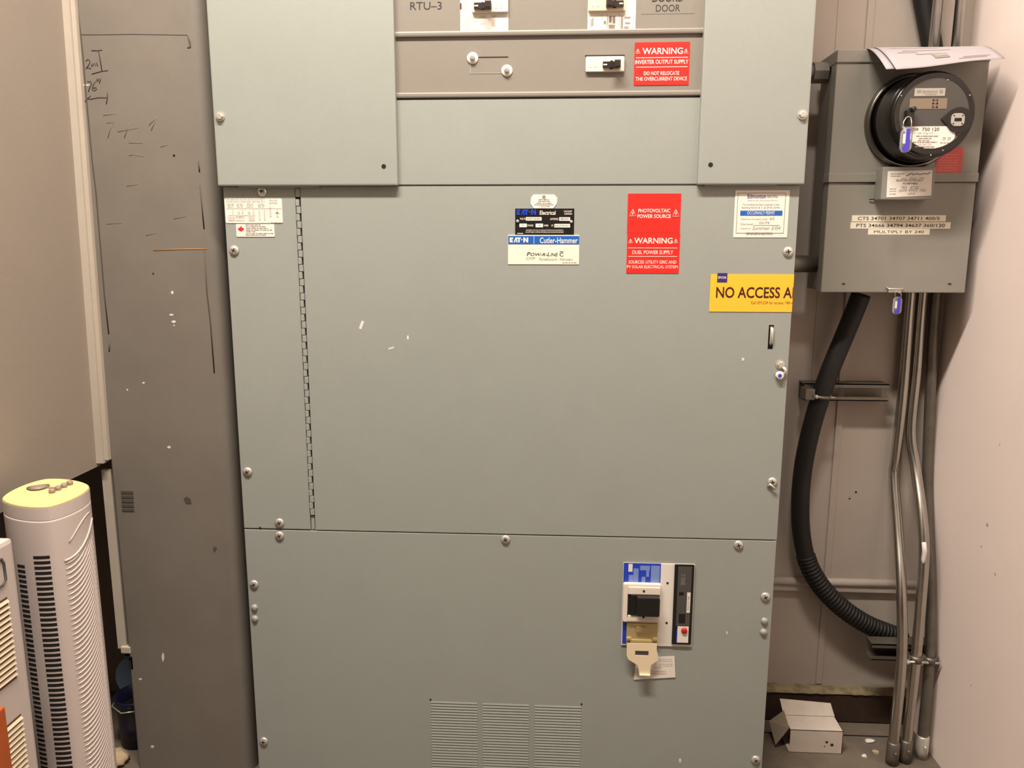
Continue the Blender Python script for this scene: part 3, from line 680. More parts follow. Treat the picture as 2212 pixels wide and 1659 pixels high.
# ================================================================ STEEL COLUMN
CY = 0.033
ct = thing('steel_column', 'wide grey painted steel column with pencil marks, left of the panelboard', 'column', (-0.72, CY+0.12, 0))
x0, x1, y0, y1, r = -0.862, -0.588, CY, 0.29, 0.030
prof = []
for cx, cy, a0, rr in ((x0+0.006, y0+0.006, 180, 0.006), (x1-r, y0+r, 270, r), (x1-r, y1-r, 0, r), (x0+r, y1-r, 90, r)):
    for k in range(9):
        a = math.radians(a0+k*11.25); prof.append((cx+rr*math.cos(a), cy+rr*math.sin(a)))
b = MB(); nz = [0, CEIL-0.002]; n = len(prof)
vs = [(px, py, z) for z in nz for px, py in prof]
b._add(vs, [(k, (k+1) % n, n+(k+1) % n, n+k) for k in range(n)], True); b._add(vs[:n], [tuple(range(n))[::-1]]); b._add(vs[n:], [tuple(range(n))])
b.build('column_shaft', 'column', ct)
def strokes(name, lst, m, rad=0.0011, label=None):
    b = MB()
    for st in lst:
        pts = [at(x, y, CY) for x, y in st]; pts = [(p.x, CY-0.0002, p.z) for p in pts]
        b.tube(pts, rad, 6, flat=0.18)
    o = b.build(name, m, ct)
    if label: lab(o, label)
    return o
Q = lambda l: [(160+x/8.295, 60+y/8.295) for x, y in l]
strokes('pencil_marks', [Q(l) for l in ([(310, 410), (420, 412), (505, 400)], [(440, 415), (465, 560), (500, 775)], [(315, 832), (480, 785), (610, 765)],
   [(210, 600), (250, 565), (290, 600), (270, 660), (215, 735), (250, 715), (305, 738)], [(315, 700), (330, 640), (345, 690), (365, 630), (385, 690), (405, 625), (425, 690)],
   [(235, 965), (300, 968), (315, 1000), (285, 1060), (258, 1150)], [(385, 960), (340, 1040), (325, 1110), (360, 1132), (405, 1105), (395, 1070), (345, 1085)],
   [(410, 915), (415, 970)], [(432, 912), (436, 950)], [(455, 915), (475, 920), (455, 995)],
   [(300, 1220), (235, 1275), (170, 1355)], [(215, 1240), (235, 1275), (300, 1280), (430, 1255), (585, 1255)], [(600, 1170), (598, 1260), (578, 1372)])], 'pencil', 0.0010, 'handwritten measuring marks 2m and 76 inches')
strokes('pencil_line', [Q([(75, 128), (600, 125), (1050, 118), (1300, 122), (1659, 128)]) + [(405, 76)]], 'pencil', 0.0006)
Q2 = lambda l: [(x/3.95, y/3.95) for x, y in l]
strokes('faint_scribble', [Q2(l) for l in ([(880, 985), (985, 970)], [(910, 1050), (980, 1045), (940, 1110), (920, 1180)], [(1005, 1125), (1180, 1090)], [(1110, 1040), (1060, 1180)], [(1350, 990), (1270, 1070)], [(1340, 1000), (1290, 1115)], [(1100, 1220), (1215, 1220)], [(1370, 1255), (1435, 1235)], [(1100, 1330), (1130, 1320), (1220, 1335)], [(1080, 1590), (1175, 1570)])] + [[(230, 484), (262, 482)], [(315, 509), (338, 503)], [(376, 473), (402, 467)]], 'faint', 0.0007)
strokes('rust_scratch', [[(331, 541), (390, 538.5), (447, 537.5)]], 'rust', 0.0014)
strokes('paint_seam', [[(429, 348), (431, 372)], [(432, 400), (441, 495)], [(442, 540), (447, 630), (455, 700), (463, 806)], [(167, 0), (174.7, 76), (180, 127), (186, 203), (200, 354), (208, 420), (226, 640), (235, 722)], [(237, 738), (236, 760)]], 'deepscratch', 0.0016)
strokes('tape_scrap', [[(406, 78), (410, 92), (411, 102), (405, 103)]], 'deepscratch', 0.0022)
b = MB()
for (x, y, w, h) in ((372, 632, 3, 4), (370, 680, 5, 2.2), (375, 695, 5, 3), (376, 703, 2, 1.5), (310, 827, 3, 2), (275, 842, 2, 2), (365, 966, 4, 3), (352, 1420, 3, 10), (303, 1467, 4, 2), (329, 1613, 4, 3), (186, 184, 9, 1.4)):
    b = MB(); poly(b, [(x-w, y), (x-w*.3, y-h), (x+w*.8, y-h*.7), (x+w, y+h*.3), (x, y+h)], CY+0.0002, 0.0005); b.build('paint_chip', 'chip', ct)
b = MB()
for (x, y, r) in ((376, 336, 2.8), (331, 591, 2)):
    p = at(x, y, CY); b = MB(); b.lathe([(r*0.0009, -0.0004), (r*0.0009, 0.0003)], (p.x, CY, p.z), 'y', 10); b.build('drill_hole', 'dark', ct)
b = MB()
for k in range(5):
    bar(b, 262+k*0.6, 288+k*0.5, 1060+k*9.5, 1066+k*9.5, CY+0.0002, 0.0014)
poly(b, [(397, 1078), (403, 1072), (412, 1078), (414, 1088), (402, 1088)], CY+0.0002, 0.0008)
poly(b, [(460, 1185), (464, 1180), (469, 1184), (463, 1194)], CY+0.0002, 0.0006)
b.build('dent_mark', 'deepscratch', ct)

# ================================================================ METER BOX AND METER
BY, BB = 0.19, 0.292
bx0, bx1 = 0.677, 0.982
bz0 = at(1930, 632, BY).z; bz1 = at(1960, 106, BY).z; bzs = at(1840, 393, BY).z
MX = thing('meter_box', 'grey metal meter enclosure on the back wall right of the panelboard', 'meter box', ((bx0+bx1)/2, 0.24, bz0))
b = MB(); b.box(bx0+0.002, bx1-0.002, BY+0.004, BB, bz0+0.004, bz1-0.003, 0.002); b.build('enclosure', 'boxside', MX)
b = MB(); b.box(bx0-0.001, bx1+0.001, BY-0.002, BY+0.03, bzs, bz1-0.024, 0.002); b.box(bx0-0.002, bx1+0.002, BY-0.0045, BY+0.03, bzs-0.001, bzs+0.018, 0.0016); b.build('upper_cover', 'boxgrey', MX)
b = MB(); b.box(bx0-0.002, bx1+0.002, BY-0.005, BB+0.001, bz1-0.026, bz1, 0.002); b.build('top_cap', 'boxgrey', MX)
b = MB(); b.box(bx0, bx1, BY-0.0005, BY+0.03, bz0, bzs-0.002, 0.002); b.build('lower_cover', 'boxgrey', MX)
b = MB()
for x in (1822, 2051):
    p = at(x, 613, BY-0.0006); b = MB(); b.box(p.x-0.003, p.x+0.003, BY-0.0022, BY, p.z-0.0006, p.z+0.0012); b.build('cover_slot', 'dark', MX)
b = MB(); X0, X1, Z0, Z1 = rect(1916, 1950, 617, 631, BY-0.004)
b.tube([(X0, BY-0.001, Z0+0.010), (X0+0.002, BY-0.009, Z0+0.007), (X1-0.002, BY-0.009, Z0+0.007), (X1, BY-0.001, Z0+0.010)], 0.0018, 8); b.box(X0+0.003, X1-0.003, BY-0.006, BY, Z0-0.001, Z0+0.004, 0.0008)
lab(b.build('hasp', 'zinc', MX), 'bright hasp loop at the bottom edge')
# meter ring
mc = Vector((0.837, 0, 1.460))
b = MB(); b.lathe([(0.0965, 0.0), (0.0965, -0.005), (0.0945, -0.011), (0.0905, -0.014), (0.0870, -0.012), (0.0868, 0.0)], (mc.x, BY-0.002, mc.z), 'y', 64); b.build('sealing_ring', 'ringsteel', MX)
# small test box below the ring, with card
X0, X1, Z0, Z1 = rect(1905, 2019, 360, 431, 0.153)
b = MB(); b.box(X0, X1, 0.153, BY, Z0, Z1, 0.002); b.build('junction_cover', 'boxgrey', MX)
b = MB(); p = at(1882, 431, BY-0.004); b.tube([(p.x-0.004, BY-0.004, p.z), (X0+0.003, BY-0.006, p.z+0.001)], 0.0012, 6); b.build('wire_stub', 'dark', MX)
b = MB(); Yc = 0.1528; poly(b, [(1917.5, 370), (2014, 367.5), (2011, 422.5), (1914.5, 426.5)], Yc, 0.0005); cdm = b.build('inspection_card', 'white', MX); lab(cdm, 'white handwritten inspection card')
Yt = Yc-0.0007
b = MB(); lines(b, 1924, 1954, (375.5,), 1.4, Yt, 41, .98); lines(b, 1925, 1945, (380.5,), 1.6, Yt, 42, .98); lines(b, 1936, 1996, (388.5, 391), 1.2, Yt, 43, .95); lines(b, 1922, 1936, (408, 413, 419), 1.3, Yt, 44, .95)
text(b, 'Jay  5th  05', 1946, 1996, 383, 388.5, Yt); text(b, '783  4730', 1946, 1984, 402, 409, Yt); text(b, 'paid 4062 702', 1942, 2000, 408.5, 415.5, Yt); text(b, '05', 1962, 1978, 416, 420.5, Yt, 0, .3); b.build('small_print', 'greyink', cdm)
b = MB(); text(b, 'ACCEPTABLE', 1950, 1982, 394.5, 398.5, Yt, 0.02)
sg = [at(x, y, Yt) for x, y in ((1958, 380), (1966, 376), (1971, 374), (1972, 378), (1980, 375), (1988, 377), (1996, 375), (2004, 376), (2010, 372))]
b.tube([(p.x, Yt, p.z) for p in sg], 0.0007, 5, flat=.3); b.build('signature', 'ink', cdm)
# label tapes
for (xl, xr, yt, yb, s, x0, x1) in ((1840, 2043, 465, 478.5, 'CTS 34701 34707 34711 400/5', 1853, 2030), (1837, 2053, 480, 494, 'PTS 34666 34794 34637 360/120', 1850, 2041), (1875, 2008, 494.5, 507, 'MULTIPLY BY 240', 1888, 1996)):
    Yl = BY-0.0006; X0, X1, Z0, Z1 = rect(xl, xr, yt, yb, Yl)
    b = MB(); b.rrect(X0, X1, Z0, Z1, Yl-0.0004, Yl+0.0002); o = b.build('label_tape', 'cream', MX)
    b = MB(); text(b, s, x0, x1, yt+3.2, yb-3.2, Yl-0.0006, 0.008); b.build('lettering', 'ink', o)
# faded red label
b = MB(); Yl = BY-0.0023; X0, X1, Z0, Z1 = rect(2022.5, 2079, 318, 373, Yl); b.rrect(X0, X1, Z0, Z1, Yl-0.0005, Yl+0.0002, 0.002); o = b.build('red_label', 'redfade', MX); lab(o, 'faded red caution label')
b = MB(); lines(b, 2028, 2074, (334, 340, 346, 351, 357), 1.6, Yl-0.0007, 51, .9); text(b, 'ATTENTION', 2029, 2066, 360.5, 365, Yl-0.0007, .01); lines(b, 2027, 2066, (368,), 1.3, Yl-0.0007, 53, .95); b.build('small_print', 'pinktext', o)

FY = 0.092
EM = thing('electricity_meter', 'round black electricity meter plugged into the grey meter box', 'meter', (mc.x, BY-0.002, mc.z))
b = MB(); b.lathe([(0.0864, BY-0.004), (0.0856, 0.150), (0.0835, 0.120), (0.0805, FY+0.006), (0.079, FY+0.001), (0.0755, FY)], (mc.x, 0, mc.z), 'y', 64); b.build('meter_cover', 'meterbody', EM)
b = MB()
rg = []
for k in range(49):
    a = 2*math.pi*k/48; rg.append((mc.x+0.081*math.cos(a), FY+0.012, mc.z+0.081*math.sin(a)))
b.tube(rg, 0.0022, 8); b.build('cover_bead', 'meterbody', EM)
b = MB(); b.lathe([(0.0665, FY+0.0005), (0.0665, FY-0.0008)], (mc.x, 0, mc.z), 'y', 56, False); b.build('face_plate', 'meterface', EM)
Yf = FY-0.0010
def erect(xl, xr, yt, yb, Y, name, m, r=0.0, th=0.0005):
    X0, X1, Z0, Z1 = rect(xl, xr, yt, yb, Y); b = MB(); b.rrect(X0, X1, Z0, Z1, Y-th, Y+0.0002, r); return b.build(name, m, EM)
np2 = erect(1975.5, 2041.5, 190.5, 207.5, Yf, 'maker_plate', 'steelgrey')
b = MB(); lines(b, 1993, 2026, (196.5, 200), 1.6, Yf-0.0007, 61, .95); lines(b, 1999, 2024, (204,), 1.5, Yf-0.0007, 62, .95); bar(b, 1981, 1990, 194, 200, Yf-0.0007, .0002); bar(b, 2030, 2037, 194, 201, Yf-0.0007, .0002); b.build('small_print', 'greyink', np2)
lc = erect(1965, 2045.5, 212.5, 235.5, Yf, 'display', 'lcd')
b = MB()
for x in (2014,):
    for y0, y1 in ((214.5, 217.5), (222, 225), (230, 233)): bar(b, x, x+12, y0, y1, Yf-0.0006, .0002)
    bar(b, x, x+3, 215, 233, Yf-0.0006, .0002); bar(b, x+9, x+12, 215, 233, Yf-0.0006, .0002)
b.build('display_digit', 'lcdseg', lc)
# optical port on its black tab
b = MB(); pp = at(2066, 259.5, Yf); b.lathe([(0.024, 0.0), (0.024, -0.004)], (pp.x+0.004, Yf, pp.z), 'y', 32, False); b.prism([(pp.x-0.030, pp.z+0.002), (pp.x-0.008, pp.z-0.021), (pp.x+0.01, pp.z-0.022), (pp.x+0.01, pp.z+0.022), (pp.x-0.012, pp.z+0.019)], Yf-0.0034, Yf); b.build('port_tab', 'blackplastic', EM)
b = MB(); b.rrect(pp.x-0.0128, pp.x+0.0128, pp.z-0.0122, pp.z+0.0122, Yf-0.0065, Yf-0.003, 0.008, 0.0008); op2 = b.build('optical_port', 'steelgrey', EM)
b = MB(); b.rrect(pp.x-0.0068, pp.x+0.0068, pp.z-0.003, pp.z+0.003, Yf-0.0069, Yf-0.0063)
for sx in (-1, 1):
    for sz in (-1, 1): b.lathe([(0.0014, -0.0069), (0.0014, -0.0063)], (pp.x+sx*0.0082, Yf, pp.z+sz*0.0075), 'y', 8)
b.build('port_eye', 'dark', op2)
# white rating label: segment of the disc
b = MB(); zt = at(2000, 273, Yf).z; R_ = 0.0655
a0 = math.asin((zt-mc.z)/R_); pts = []
for k in range(25):
    a = math.pi-a0+(math.pi+2*a0)*k/24.0
    pts.append((mc.x+R_*math.cos(a)*0.97, mc.z+R_*math.sin(a)))
xr_ = at(2062, 300, Yf).x
pts = [(min(x, xr_), z) for x, z in pts]
b.prism(pts, Yf-0.0006, Yf+0.0002); rlab = b.build('rating_label', 'white', EM)
Yt = Yf-0.0008
b = MB(); text(b, 'EPCOR', 1961, 1985, 277, 282, Yt, .02); text(b, '750 120', 1992, 2029, 275.5, 283, Yt, .01); b.build('number', 'ink', rlab)
b = MB(); text(b, '3Ø Wdg SYS', 1983, 2016, 286, 290.5, Yt); lines(b, 1979, 2028, (294,), 2, Yt, 71, .95); lines(b, 1985, 2013, (299,), 2, Yt, 72, .95); lines(b, 1983, 2011, (303.4,), 1.6, Yt, 73, .95); lines(b, 1972, 2024, (307,), 2, Yt, 74, .98); text(b, '120 208 720', 1983, 2011, 310, 314, Yt); lines(b, 1976, 2019, (317,), 2, Yt, 75, .95); lines(b, 1994, 2022, (320.6,), 1.2, Yt, 76, .95); lines(b, 2031, 2050, (308.5,), 1.5, Yt, 77, .9)
for x in (2036, 2047): text(b, '77', x, x+7, 297, 304, Yt, .03)
b.build('small_print', 'greyink', rlab)
b = MB()
for px, py in ((1946, 207), (2047, 173), (2094, 206), (2036, 325), (2010, 335)):
    p = at(px, py, FY); b = MB(); b.lathe([(0.0016, -0.0008), (0.0012, -0.002)], (p.x, FY, p.z), 'y', 8); b.build('face_screw', 'steelgrey', EM)
# latch where the seal is threaded
b = MB(); p = at(1958, 247, FY-0.006); b.box(p.x-0.003, p.x+0.013, FY-0.013, FY, p.z-0.020, p.z+0.008, 0.003); b.lathe([(0.0055, -0.004), (0.005, -0.018), (0.003, -0.020)], (p.x+0.009, FY, p.z+0.008), 'y', 12); b.build('seal_boss', 'blackplastic', EM)
# blue insert seal hanging on the meter face, and its twin below the box
def barrel_seal(label, px, py, Y, h, wire_to, grp):
    c = at(px, py, Y); c = Vector((c.x, Y, c.z)); t = thing('padlock_seal', label, 'seal', (c.x, Y, c.z), grp)
    w = h*0.22
    b = MB(); b.rrect(c.x-w, c.x+w, c.z-h/2, c.z+h/2, Y-0.0045, Y+0.0045, w*0.95, 0.001); b.build('seal_shell', 'clear', t)
    b = MB(); b.rrect(c.x-w*0.25, c.x+w*0.5, c.z-h*0.30, c.z+h*0.46, Y-0.0052, Y-0.0044, 0.001); b.rrect(c.x-w*0.75, c.x+w*0.5, c.z-h*0.45, c.z-h*0.22, Y-0.0054, Y-0.0044, w*0.4); b.build('seal_insert', 'sealblue', t)
    b = MB(); b.rrect(c.x-w*0.8, c.x-w*0.3, c.z-h*0.15, c.z+h*0.25, Y-0.0052, Y-0.0044, 0.0005); b.build('white_tab', 'white', t)
    b = MB(); s0 = Vector(wire_to); x_ = w*0.75
    b.tube([(c.x-x_, Y, c.z+h*0.45), (c.x-x_, Y, (c.z+h*0.5+s0.z)/2), (s0.x-x_*0.6, s0.y, s0.z-0.002), (s0.x, s0.y, s0.z), (s0.x+x_*0.6, s0.y, s0.z-0.002), (c.x+x_, Y, (c.z+h*0.5+s0.z)/2), (c.x+x_, Y, c.z+h*0.45)], 0.0009, 8)
    b.build('shackle', 'zinc', t)
    return t
pw = at(1962, 252, FY-0.015)
barrel_seal('clear plastic seal with blue insert hanging in front of the meter face', 1957, 303, FY-0.022, 0.046, (pw.x, FY-0.016, pw.z), 'padlock seals')
pw = at(1936, 629, BY-0.009)
barrel_seal('clear plastic seal with purple insert hanging below the meter box', 1938, 660, BY-0.007, 0.038, (pw.x, BY-0.010, pw.z), 'padlock seals')

# two sheets of paper lying on the box and drooping over its front
def drooping(label, x0, x1, z0, yfl, zfl, yfr, zfr, cut=0.0):
    b = MB(); rows = []; NU, NV = 18, 16
    for j in range(NV+1):
        v = j/NV; row = []
        for i in range(NU+1):
            u = i/NU; x = x0+(x1-x0)*u
            yf = yfl+(yfr-yfl)*u; zf = zfl+(zfr-zfl)*u
            if v < 0.28: y = 0.256-(0.256-BY)*v/0.28; z = z0
            else:
                s_ = (v-0.28)/0.72; y = BY-(BY-yf)*s_; z = z0-(z0-zf)*(s_**1.35)
            z += 0.0012*math.sin(u*7+v*3)*v
            row.append((x, y, z))
        rows.append(row)
    b.grid(rows); o = b.build('paper_sheet', 'paper', None, ((x0+x1)/2, BY, z0))
    m = o.modifiers.new('thickness', 'SOLIDIFY'); m.thickness = 0.0004; m.offset = 0
    return tag(o, label, 'paper'), rows
ztop = bz1+0.0016
drooping('plain white sheet under the printed one on top of the meter box', 0.734, 0.950, ztop, 0.080, 1.5415, 0.112, 1.566)
ps, rows = drooping('printed white sheet lying uppermost over the top of the meter box', 0.748, 0.966, ztop+0.0018, 0.068, 1.5385, 0.100, 1.564)
def on_sheet(b, u0, u1, v0, v1, lift=0.0012):
    n = 5; out = []
    for j in range(4):
        r = []
        for i in range(n+1):
            u = (u0+(u1-u0)*i/n)*18; v = (v0+(v1-v0)*j/3)*16
            i0, j0 = min(int(u), 17), min(int(v), 15); fu, fv = u-i0, v-j0
            q = lambda a, c: Vector(rows[a][c])
            p = (q(j0, i0)*(1-fu)+q(j0, i0+1)*fu)*(1-fv)+(q(j0+1, i0)*(1-fu)+q(j0+1, i0+1)*fu)*fv
            r.append(p+Vector((0, -lift*0.5, lift)))
        out.append(r)
    b.grid(out)
b = MB(); on_sheet(b, 0.41, 0.545, 0.70, 0.83); o = b.build('printed_emblem', 'greyink', ps)
b = MB(); on_sheet(b, 0.43, 0.53, 0.755, 0.785, 0.0018); b.build('emblem_bar', 'paper', o)
b = MB()
for (u0, u1, v0) in ((0.10, 0.55, 0.45), (0.18, 0.62, 0.56), (0.12, 0.30, 0.62), (0.27, 0.50, 0.68), (0.65, 0.9, 0.86), (0.6, 0.86, 0.90)): on_sheet(b, u0, u1, v0, v0+0.012)
b.build('small_print', 'greyink', ps)

# ================================================================ CONDUITS, STRUTS, CABLES
def smooth_path(pts, n=6):
    P = [Vector(p) for p in pts]; out = []
    for i in range(len(P)-1):
        p0, p1, p2, p3 = P[max(i-1, 0)], P[i], P[i+1], P[min(i+2, len(P)-1)]
        for k in range(n):
            t = k/n; out.append(0.5*((2*p1)+(-p0+p2)*t+(2*p0-5*p1+4*p2-p3)*t*t+(-p0+3*p1-3*p2+p3)*t**3))
    out.append(P[-1]); return out
def conduit(label, pix, r, top_z=None, m='galv'):
    pts = [at(x, y, Y) for x, y, Y in pix]
    if top_z is not None: pts.insert(0, Vector((pts[0].x, pts[0].y, top_z)))
    z0 = pts[-1].z
    foot = Vector((pts[-1].x, pts[-1].y, 0.002))
    if z0 > 0.01: pts.append(foot)
    else: pts[-1] = foot
    t = thing('conduit', label, 'conduit', (foot.x, foot.y, 0), 'conduits below the meter box')
    b = MB(); b.tube(smooth_path(pts, 7), r, 16); b.build('pipe', m, t)
    return t, foot
R_ = 0.0118
t1, f1 = conduit('leftmost of the three steel conduits below the meter box, bending outward', [(1967, 640, .311), (1950, 850, .311), (1935, 990, .311), (1931, 1030, .310), (1940, 1150, .255), (1948, 1290, .185), (1947, 1437, .16), (1927, 1630, .15)], R_, bz0+0.30)
t2, f2 = conduit('middle steel conduit below the meter box with a white paint streak', [(1993, 640, .311), (1980, 800, .311), (1968, 930, .308), (1978, 1010, .285), (1991, 1110, .23), (1996, 1190, .20), (1990, 1290, .185), (1977, 1437, .17), (1954, 1630, .16)], R_, bz0+0.30)
t3, f3 = conduit('rightmost steel conduit below the meter box, beside the right wall', [(2023, 640, .311), (2012, 800, .311), (2004, 1001, .311), (2006, 1120, .285), (2011, 1268, .23), (2007, 1437, .19), (1989, 1630, .178)], R_, bz0+0.30, 'galvdull')
for t, f, m in ((t1, f1, 'galvdull'), (t2, f2, 'galvdull'), (t3, f3, 'zinc')):
    zc = 0.055
    b = MB(); b.lathe([(0.0142, 0.001), (0.0146, 0.02), (0.0142, zc), (0.0125, zc+0.002)], (f.x+0.001, f.y, 0), 'z', 18)
    b.tube([(f.x+0.001, f.y-0.013, 0.035), (f.x+0.001, f.y-0.019, 0.035)], 0.0035, 8); lab(b.build('coupling', m, t), 'floor coupling with set screw')
b = MB(); pp = [at(1995, y, 0.19) for y in (1172, 1190, 1208, 1224)]
b.tube([(p.x+0.002*math.sin(i*2), p.y-0.002, p.z) for i, p in enumerate(pp)], 0.0052, 8, radii=[.005, .0056, .0048, .003]); b.build('paint_streak', 'chip', t2)
# upper conduits
for px, lbl in ((2026, 'left steel conduit rising out of the meter box top'), (2075.5, 'right steel conduit rising out of the meter box top near the wall')):
    p = at(px, 0, 0.272); t = thing('conduit', lbl, 'conduit', (p.x, 0.272, bz1), 'conduits above the meter box')
    b = MB(); b.tube([(p.x, 0.272, bz1+0.0), (p.x, 0.272, CEIL-0.005)], 0.0105, 16); b.build('pipe', 'galv', t)
# strut channels
def strut(label, x0, x1, z, Yf, depth):
    t = thing('strut_channel', label, 'strut', ((x0+x1)/2, Yf+depth/2, z), 'strut channels on the back wall')
    hw = 0.0205; b = MB()
    b.box(x0, x1, Yf+depth-0.0025, Yf+depth, z-hw, z+hw); b.box(x0, x1, Yf, Yf+depth, z+hw-0.0025, z+hw); b.box(x0, x1, Yf, Yf+depth, z-hw, z-hw+0.0025)
    b.box(x0, x1, Yf, Yf+0.0022, z+hw-0.0095, z+hw); b.box(x0, x1, Yf, Yf+0.0022, z-hw, z-hw+0.0095)
    b.build('channel', 'galvdull', t); return t
za = at(1830, 847, 0.296).z
strut('short strut channel holding the black flexible conduit, middle of the back wall', at(1736, 847, .296).x, at(1919, 847, .296).x, za, 0.293, 0.041)
zb_ = at(1910, 1408, 0.22).z
sx = at(1884, 1410, .215).x
t = strut('strut channel low beside the floor, crossing behind the three conduits', sx, RX-0.004, zb_, 0.217, 0.041)
for k, (px, py, Y) in enumerate(((1979, 1422, .171), (2008, 1424, .19))):
    p = at(px, py, Y); t = thing('pipe_strap', ('steel strap clamping the middle conduit to the low strut', 'steel strap clamping the right conduit to the low strut')[k], 'strap', (p.x, Y, p.z), 'pipe straps')
    b = MB(); b.lathe([(0.0145, -0.008), (0.0145, 0.008), (0.0125, 0.008), (0.0125, -0.008)], (p.x, Y, p.z), 'z', 18); b.box(p.x-0.020, p.x-0.010, Y-0.004, 0.215, p.z-0.008, p.z+0.008, 0.001); b.box(p.x+0.010, p.x+0.020, Y-0.004, 0.215, p.z-0.008, p.z+0.008, 0.001); b.build('strap_band', 'galvdull', t)
    b = MB(); b.tube([(p.x-0.024, Y-0.010, p.z-0.004), (p.x+0.020, Y-0.010, p.z-0.004)], 0.0028, 8); b.lathe([(0.0062, -0.027), (0.0062, -0.021)], (p.x, Y-0.010, p.z-0.004), 'x', 6, False); b.build('strap_bolt', 'zinc', t)
# black flexible conduit
fx = [(1860, 636, .266), (1846, 672, .272), (1820, 735, .276), (1793, 800, .271), (1771, 862, .269), (1750, 935, .278), (1735, 1010, .288), (1729, 1080, .290), (1731, 1150, .290), (1745, 1215, .290), (1775, 1268, .290), (1818, 1312, .290), (1868, 1346, .290), (1915, 1366, .292), (1950, 1378, .303)]
pts = smooth_path([at(*q) for q in fx], 9); p = pts[0]
t = thing('flexible_conduit', 'thick black flexible conduit curving from the meter box down behind the conduits', 'flexible conduit', (p.x, p.y, p.z))
rr = []
for i, q in enumerate(pts):
    rr.append(0.0212)
b = MB(); b.tube(pts, 0.0212, 20, radii=rr); b.build('jacket', 'flex', t)
# raised spiral ribs on the lower bend
b = MB(); fine = smooth_path(pts[78:], 5)
acc = 0.0; last = fine[0]
for i in range(1, len(fine)-1):
    acc += (fine[i]-fine[i-1]).length
    if acc > 0.0085:
        acc = 0; d = (fine[i+1]-fine[i-1]).normalized()
        b.tube([fine[i]-d*0.0028, fine[i]-d*0.001, fine[i]+d*0.001, fine[i]+d*0.0028], 0.02, 20, radii=[0.021, 0.0236, 0.0236, 0.021])
b.build('spiral_rib', 'flex', t)
b = MB(); p = at(1762, 855, .285)
q = at(1771, 853, .27)
t = thing('pipe_clamp', 'steel clamp holding the black flexible conduit on the strut', 'clamp', (p.x, .285, p.z))
cpx = at(1773, 853, .270); ca = at(1741, 850, .27); cb = at(1796, 851, .27)
b.tube([(ca.x, .292, ca.z), (ca.x+0.006, .262, ca.z), (cpx.x-0.010, .2445, cpx.z-0.002), (cpx.x+0.012, .2445, cpx.z-0.003), (cb.x-0.006, .262, cb.z), (cb.x, .292, cb.z)], 0.004, 10, flat=1.0); b.build('clamp_band', 'galvdull', t)
b = MB(); s_ = at(1752, 853, .255); b.box(s_.x-0.014, s_.x+0.008, .252, .290, s_.z-0.012, s_.z+0.014, 0.002); b.build('clamp_jaw', 'galvdull', t)
b = MB(); b.tube([(s_.x+0.004, .246, s_.z-0.003), (cb.x, .246, s_.z-0.004)], 0.0022, 8); b.lathe([(0.005, 0), (0.005, 0.005)], (s_.x+0.007, .246, s_.z-0.003), 'x', 10); b.build('clamp_screw', 'zinc', t)
# upper black cable passing behind the meter box
t = MB(); t.tube(smooth_path([at(*q) for q in ((1955, -260, .305), (1978, -100, .308), (1995, 0, .311), (2008, 70, .311), (2016, 120, .311), (2020, 200, .311))], 8), 0.0205, 18)
p = at(2000, 50, .311); t = t.build('black_cable', 'flex', None, p); tag(t, 'thick black cable running down behind the conduits above the meter box', 'cable')
# nipples between panelboard and meter box
p = at(1733, 570, .235); b = MB(); nt_ = thing('pipe_nipple', 'short brownish pipe joining panelboard side and meter box low down', 'pipe', ((XR+bx0)/2, .24, p.z))
b.tube([(XR-0.001, .24, p.z), (bx0+0.002, .24, p.z)], 0.019, 18); b.build('pipe', 'galvdull', nt_)
b = MB(); b.lathe([(0.026, 0.0), (0.026, 0.03), (0.021, 0.036)], (XR, .24, p.z), 'x', 8, False); b.build('lock_nut', 'galvdull', nt_)
p = at(1775, 155, .24); nt_ = thing('pipe_nipple', 'short dark pipe joining panelboard side and meter box near its top', 'pipe', ((XR+bx0)/2, .25, p.z))
b = MB(); b.tube([(XR-0.001, .25, p.z), (bx0+0.002, .25, p.z)], 0.016, 18); b.build('pipe', 'boxside', nt_)
b = MB(); b.lathe([(0.022, -0.03), (0.022, 0.0)], (bx0-0.001, .25, p.z), 'x', 8, False); b.build('lock_nut', 'boxside', nt_)

# ================================================================ TOWER HEATER
TC = Vector((-0.787, -0.285, 0)); ang = math.radians(-55)     # corner points towards the viewer
T = thing('tower_heater', 'tall white tower fan heater with yellowed top at the left wall', 'heater', (TC.x, TC.y, 0))
eu = Vector((math.cos(ang), math.sin(ang), 0)); ev = Vector((-math.sin(ang), math.cos(ang), 0))
def tsec(th, k=1.0):
    n = 1.55; c, s_ = math.cos(th), math.sin(th)
    rr = (abs(c)**n+abs(s_)**n)**(-1/n)
    return (eu*c*0.066+ev*s_*0.066)*rr*k
def tz(p, z): return z-0.10*(p.dot(eu))
NT = 72; ths = [2*math.pi*k/NT for k in range(NT)]
def tower(zs, topslant=True):
    vs = []; fs = []
    for z, k in zs:
        for th in ths:
            p = tsec(th, k); vs.append((TC.x+p.x, TC.y+p.y, tz(p, z) if z > 0.6 and topslant else z))
    for i in range(len(zs)-1):
        for k in range(NT): fs.append((i*NT+k, i*NT+(k+1) % NT, (i+1)*NT+(k+1) % NT, (i+1)*NT+k))
    fs.append(tuple(range(NT))[::-1]); fs.append(tuple(range((len(zs)-1)*NT, len(zs)*NT))); return vs, fs
HT = 0.778
b = MB(); b._add(*tower([(0.03, 1.0), (0.034, 1.0), (0.4, 1.0), (HT-0.030, 1.0), (HT-0.0268, 1.0)]), True); b._add(*tower([(HT-0.030, 0.985), (HT-0.020, 0.985)]), True); b._add(*tower([(HT-0.0258, 1.0), (HT-0.004, 1.0)]), False); b.build('body', 'heater', T)
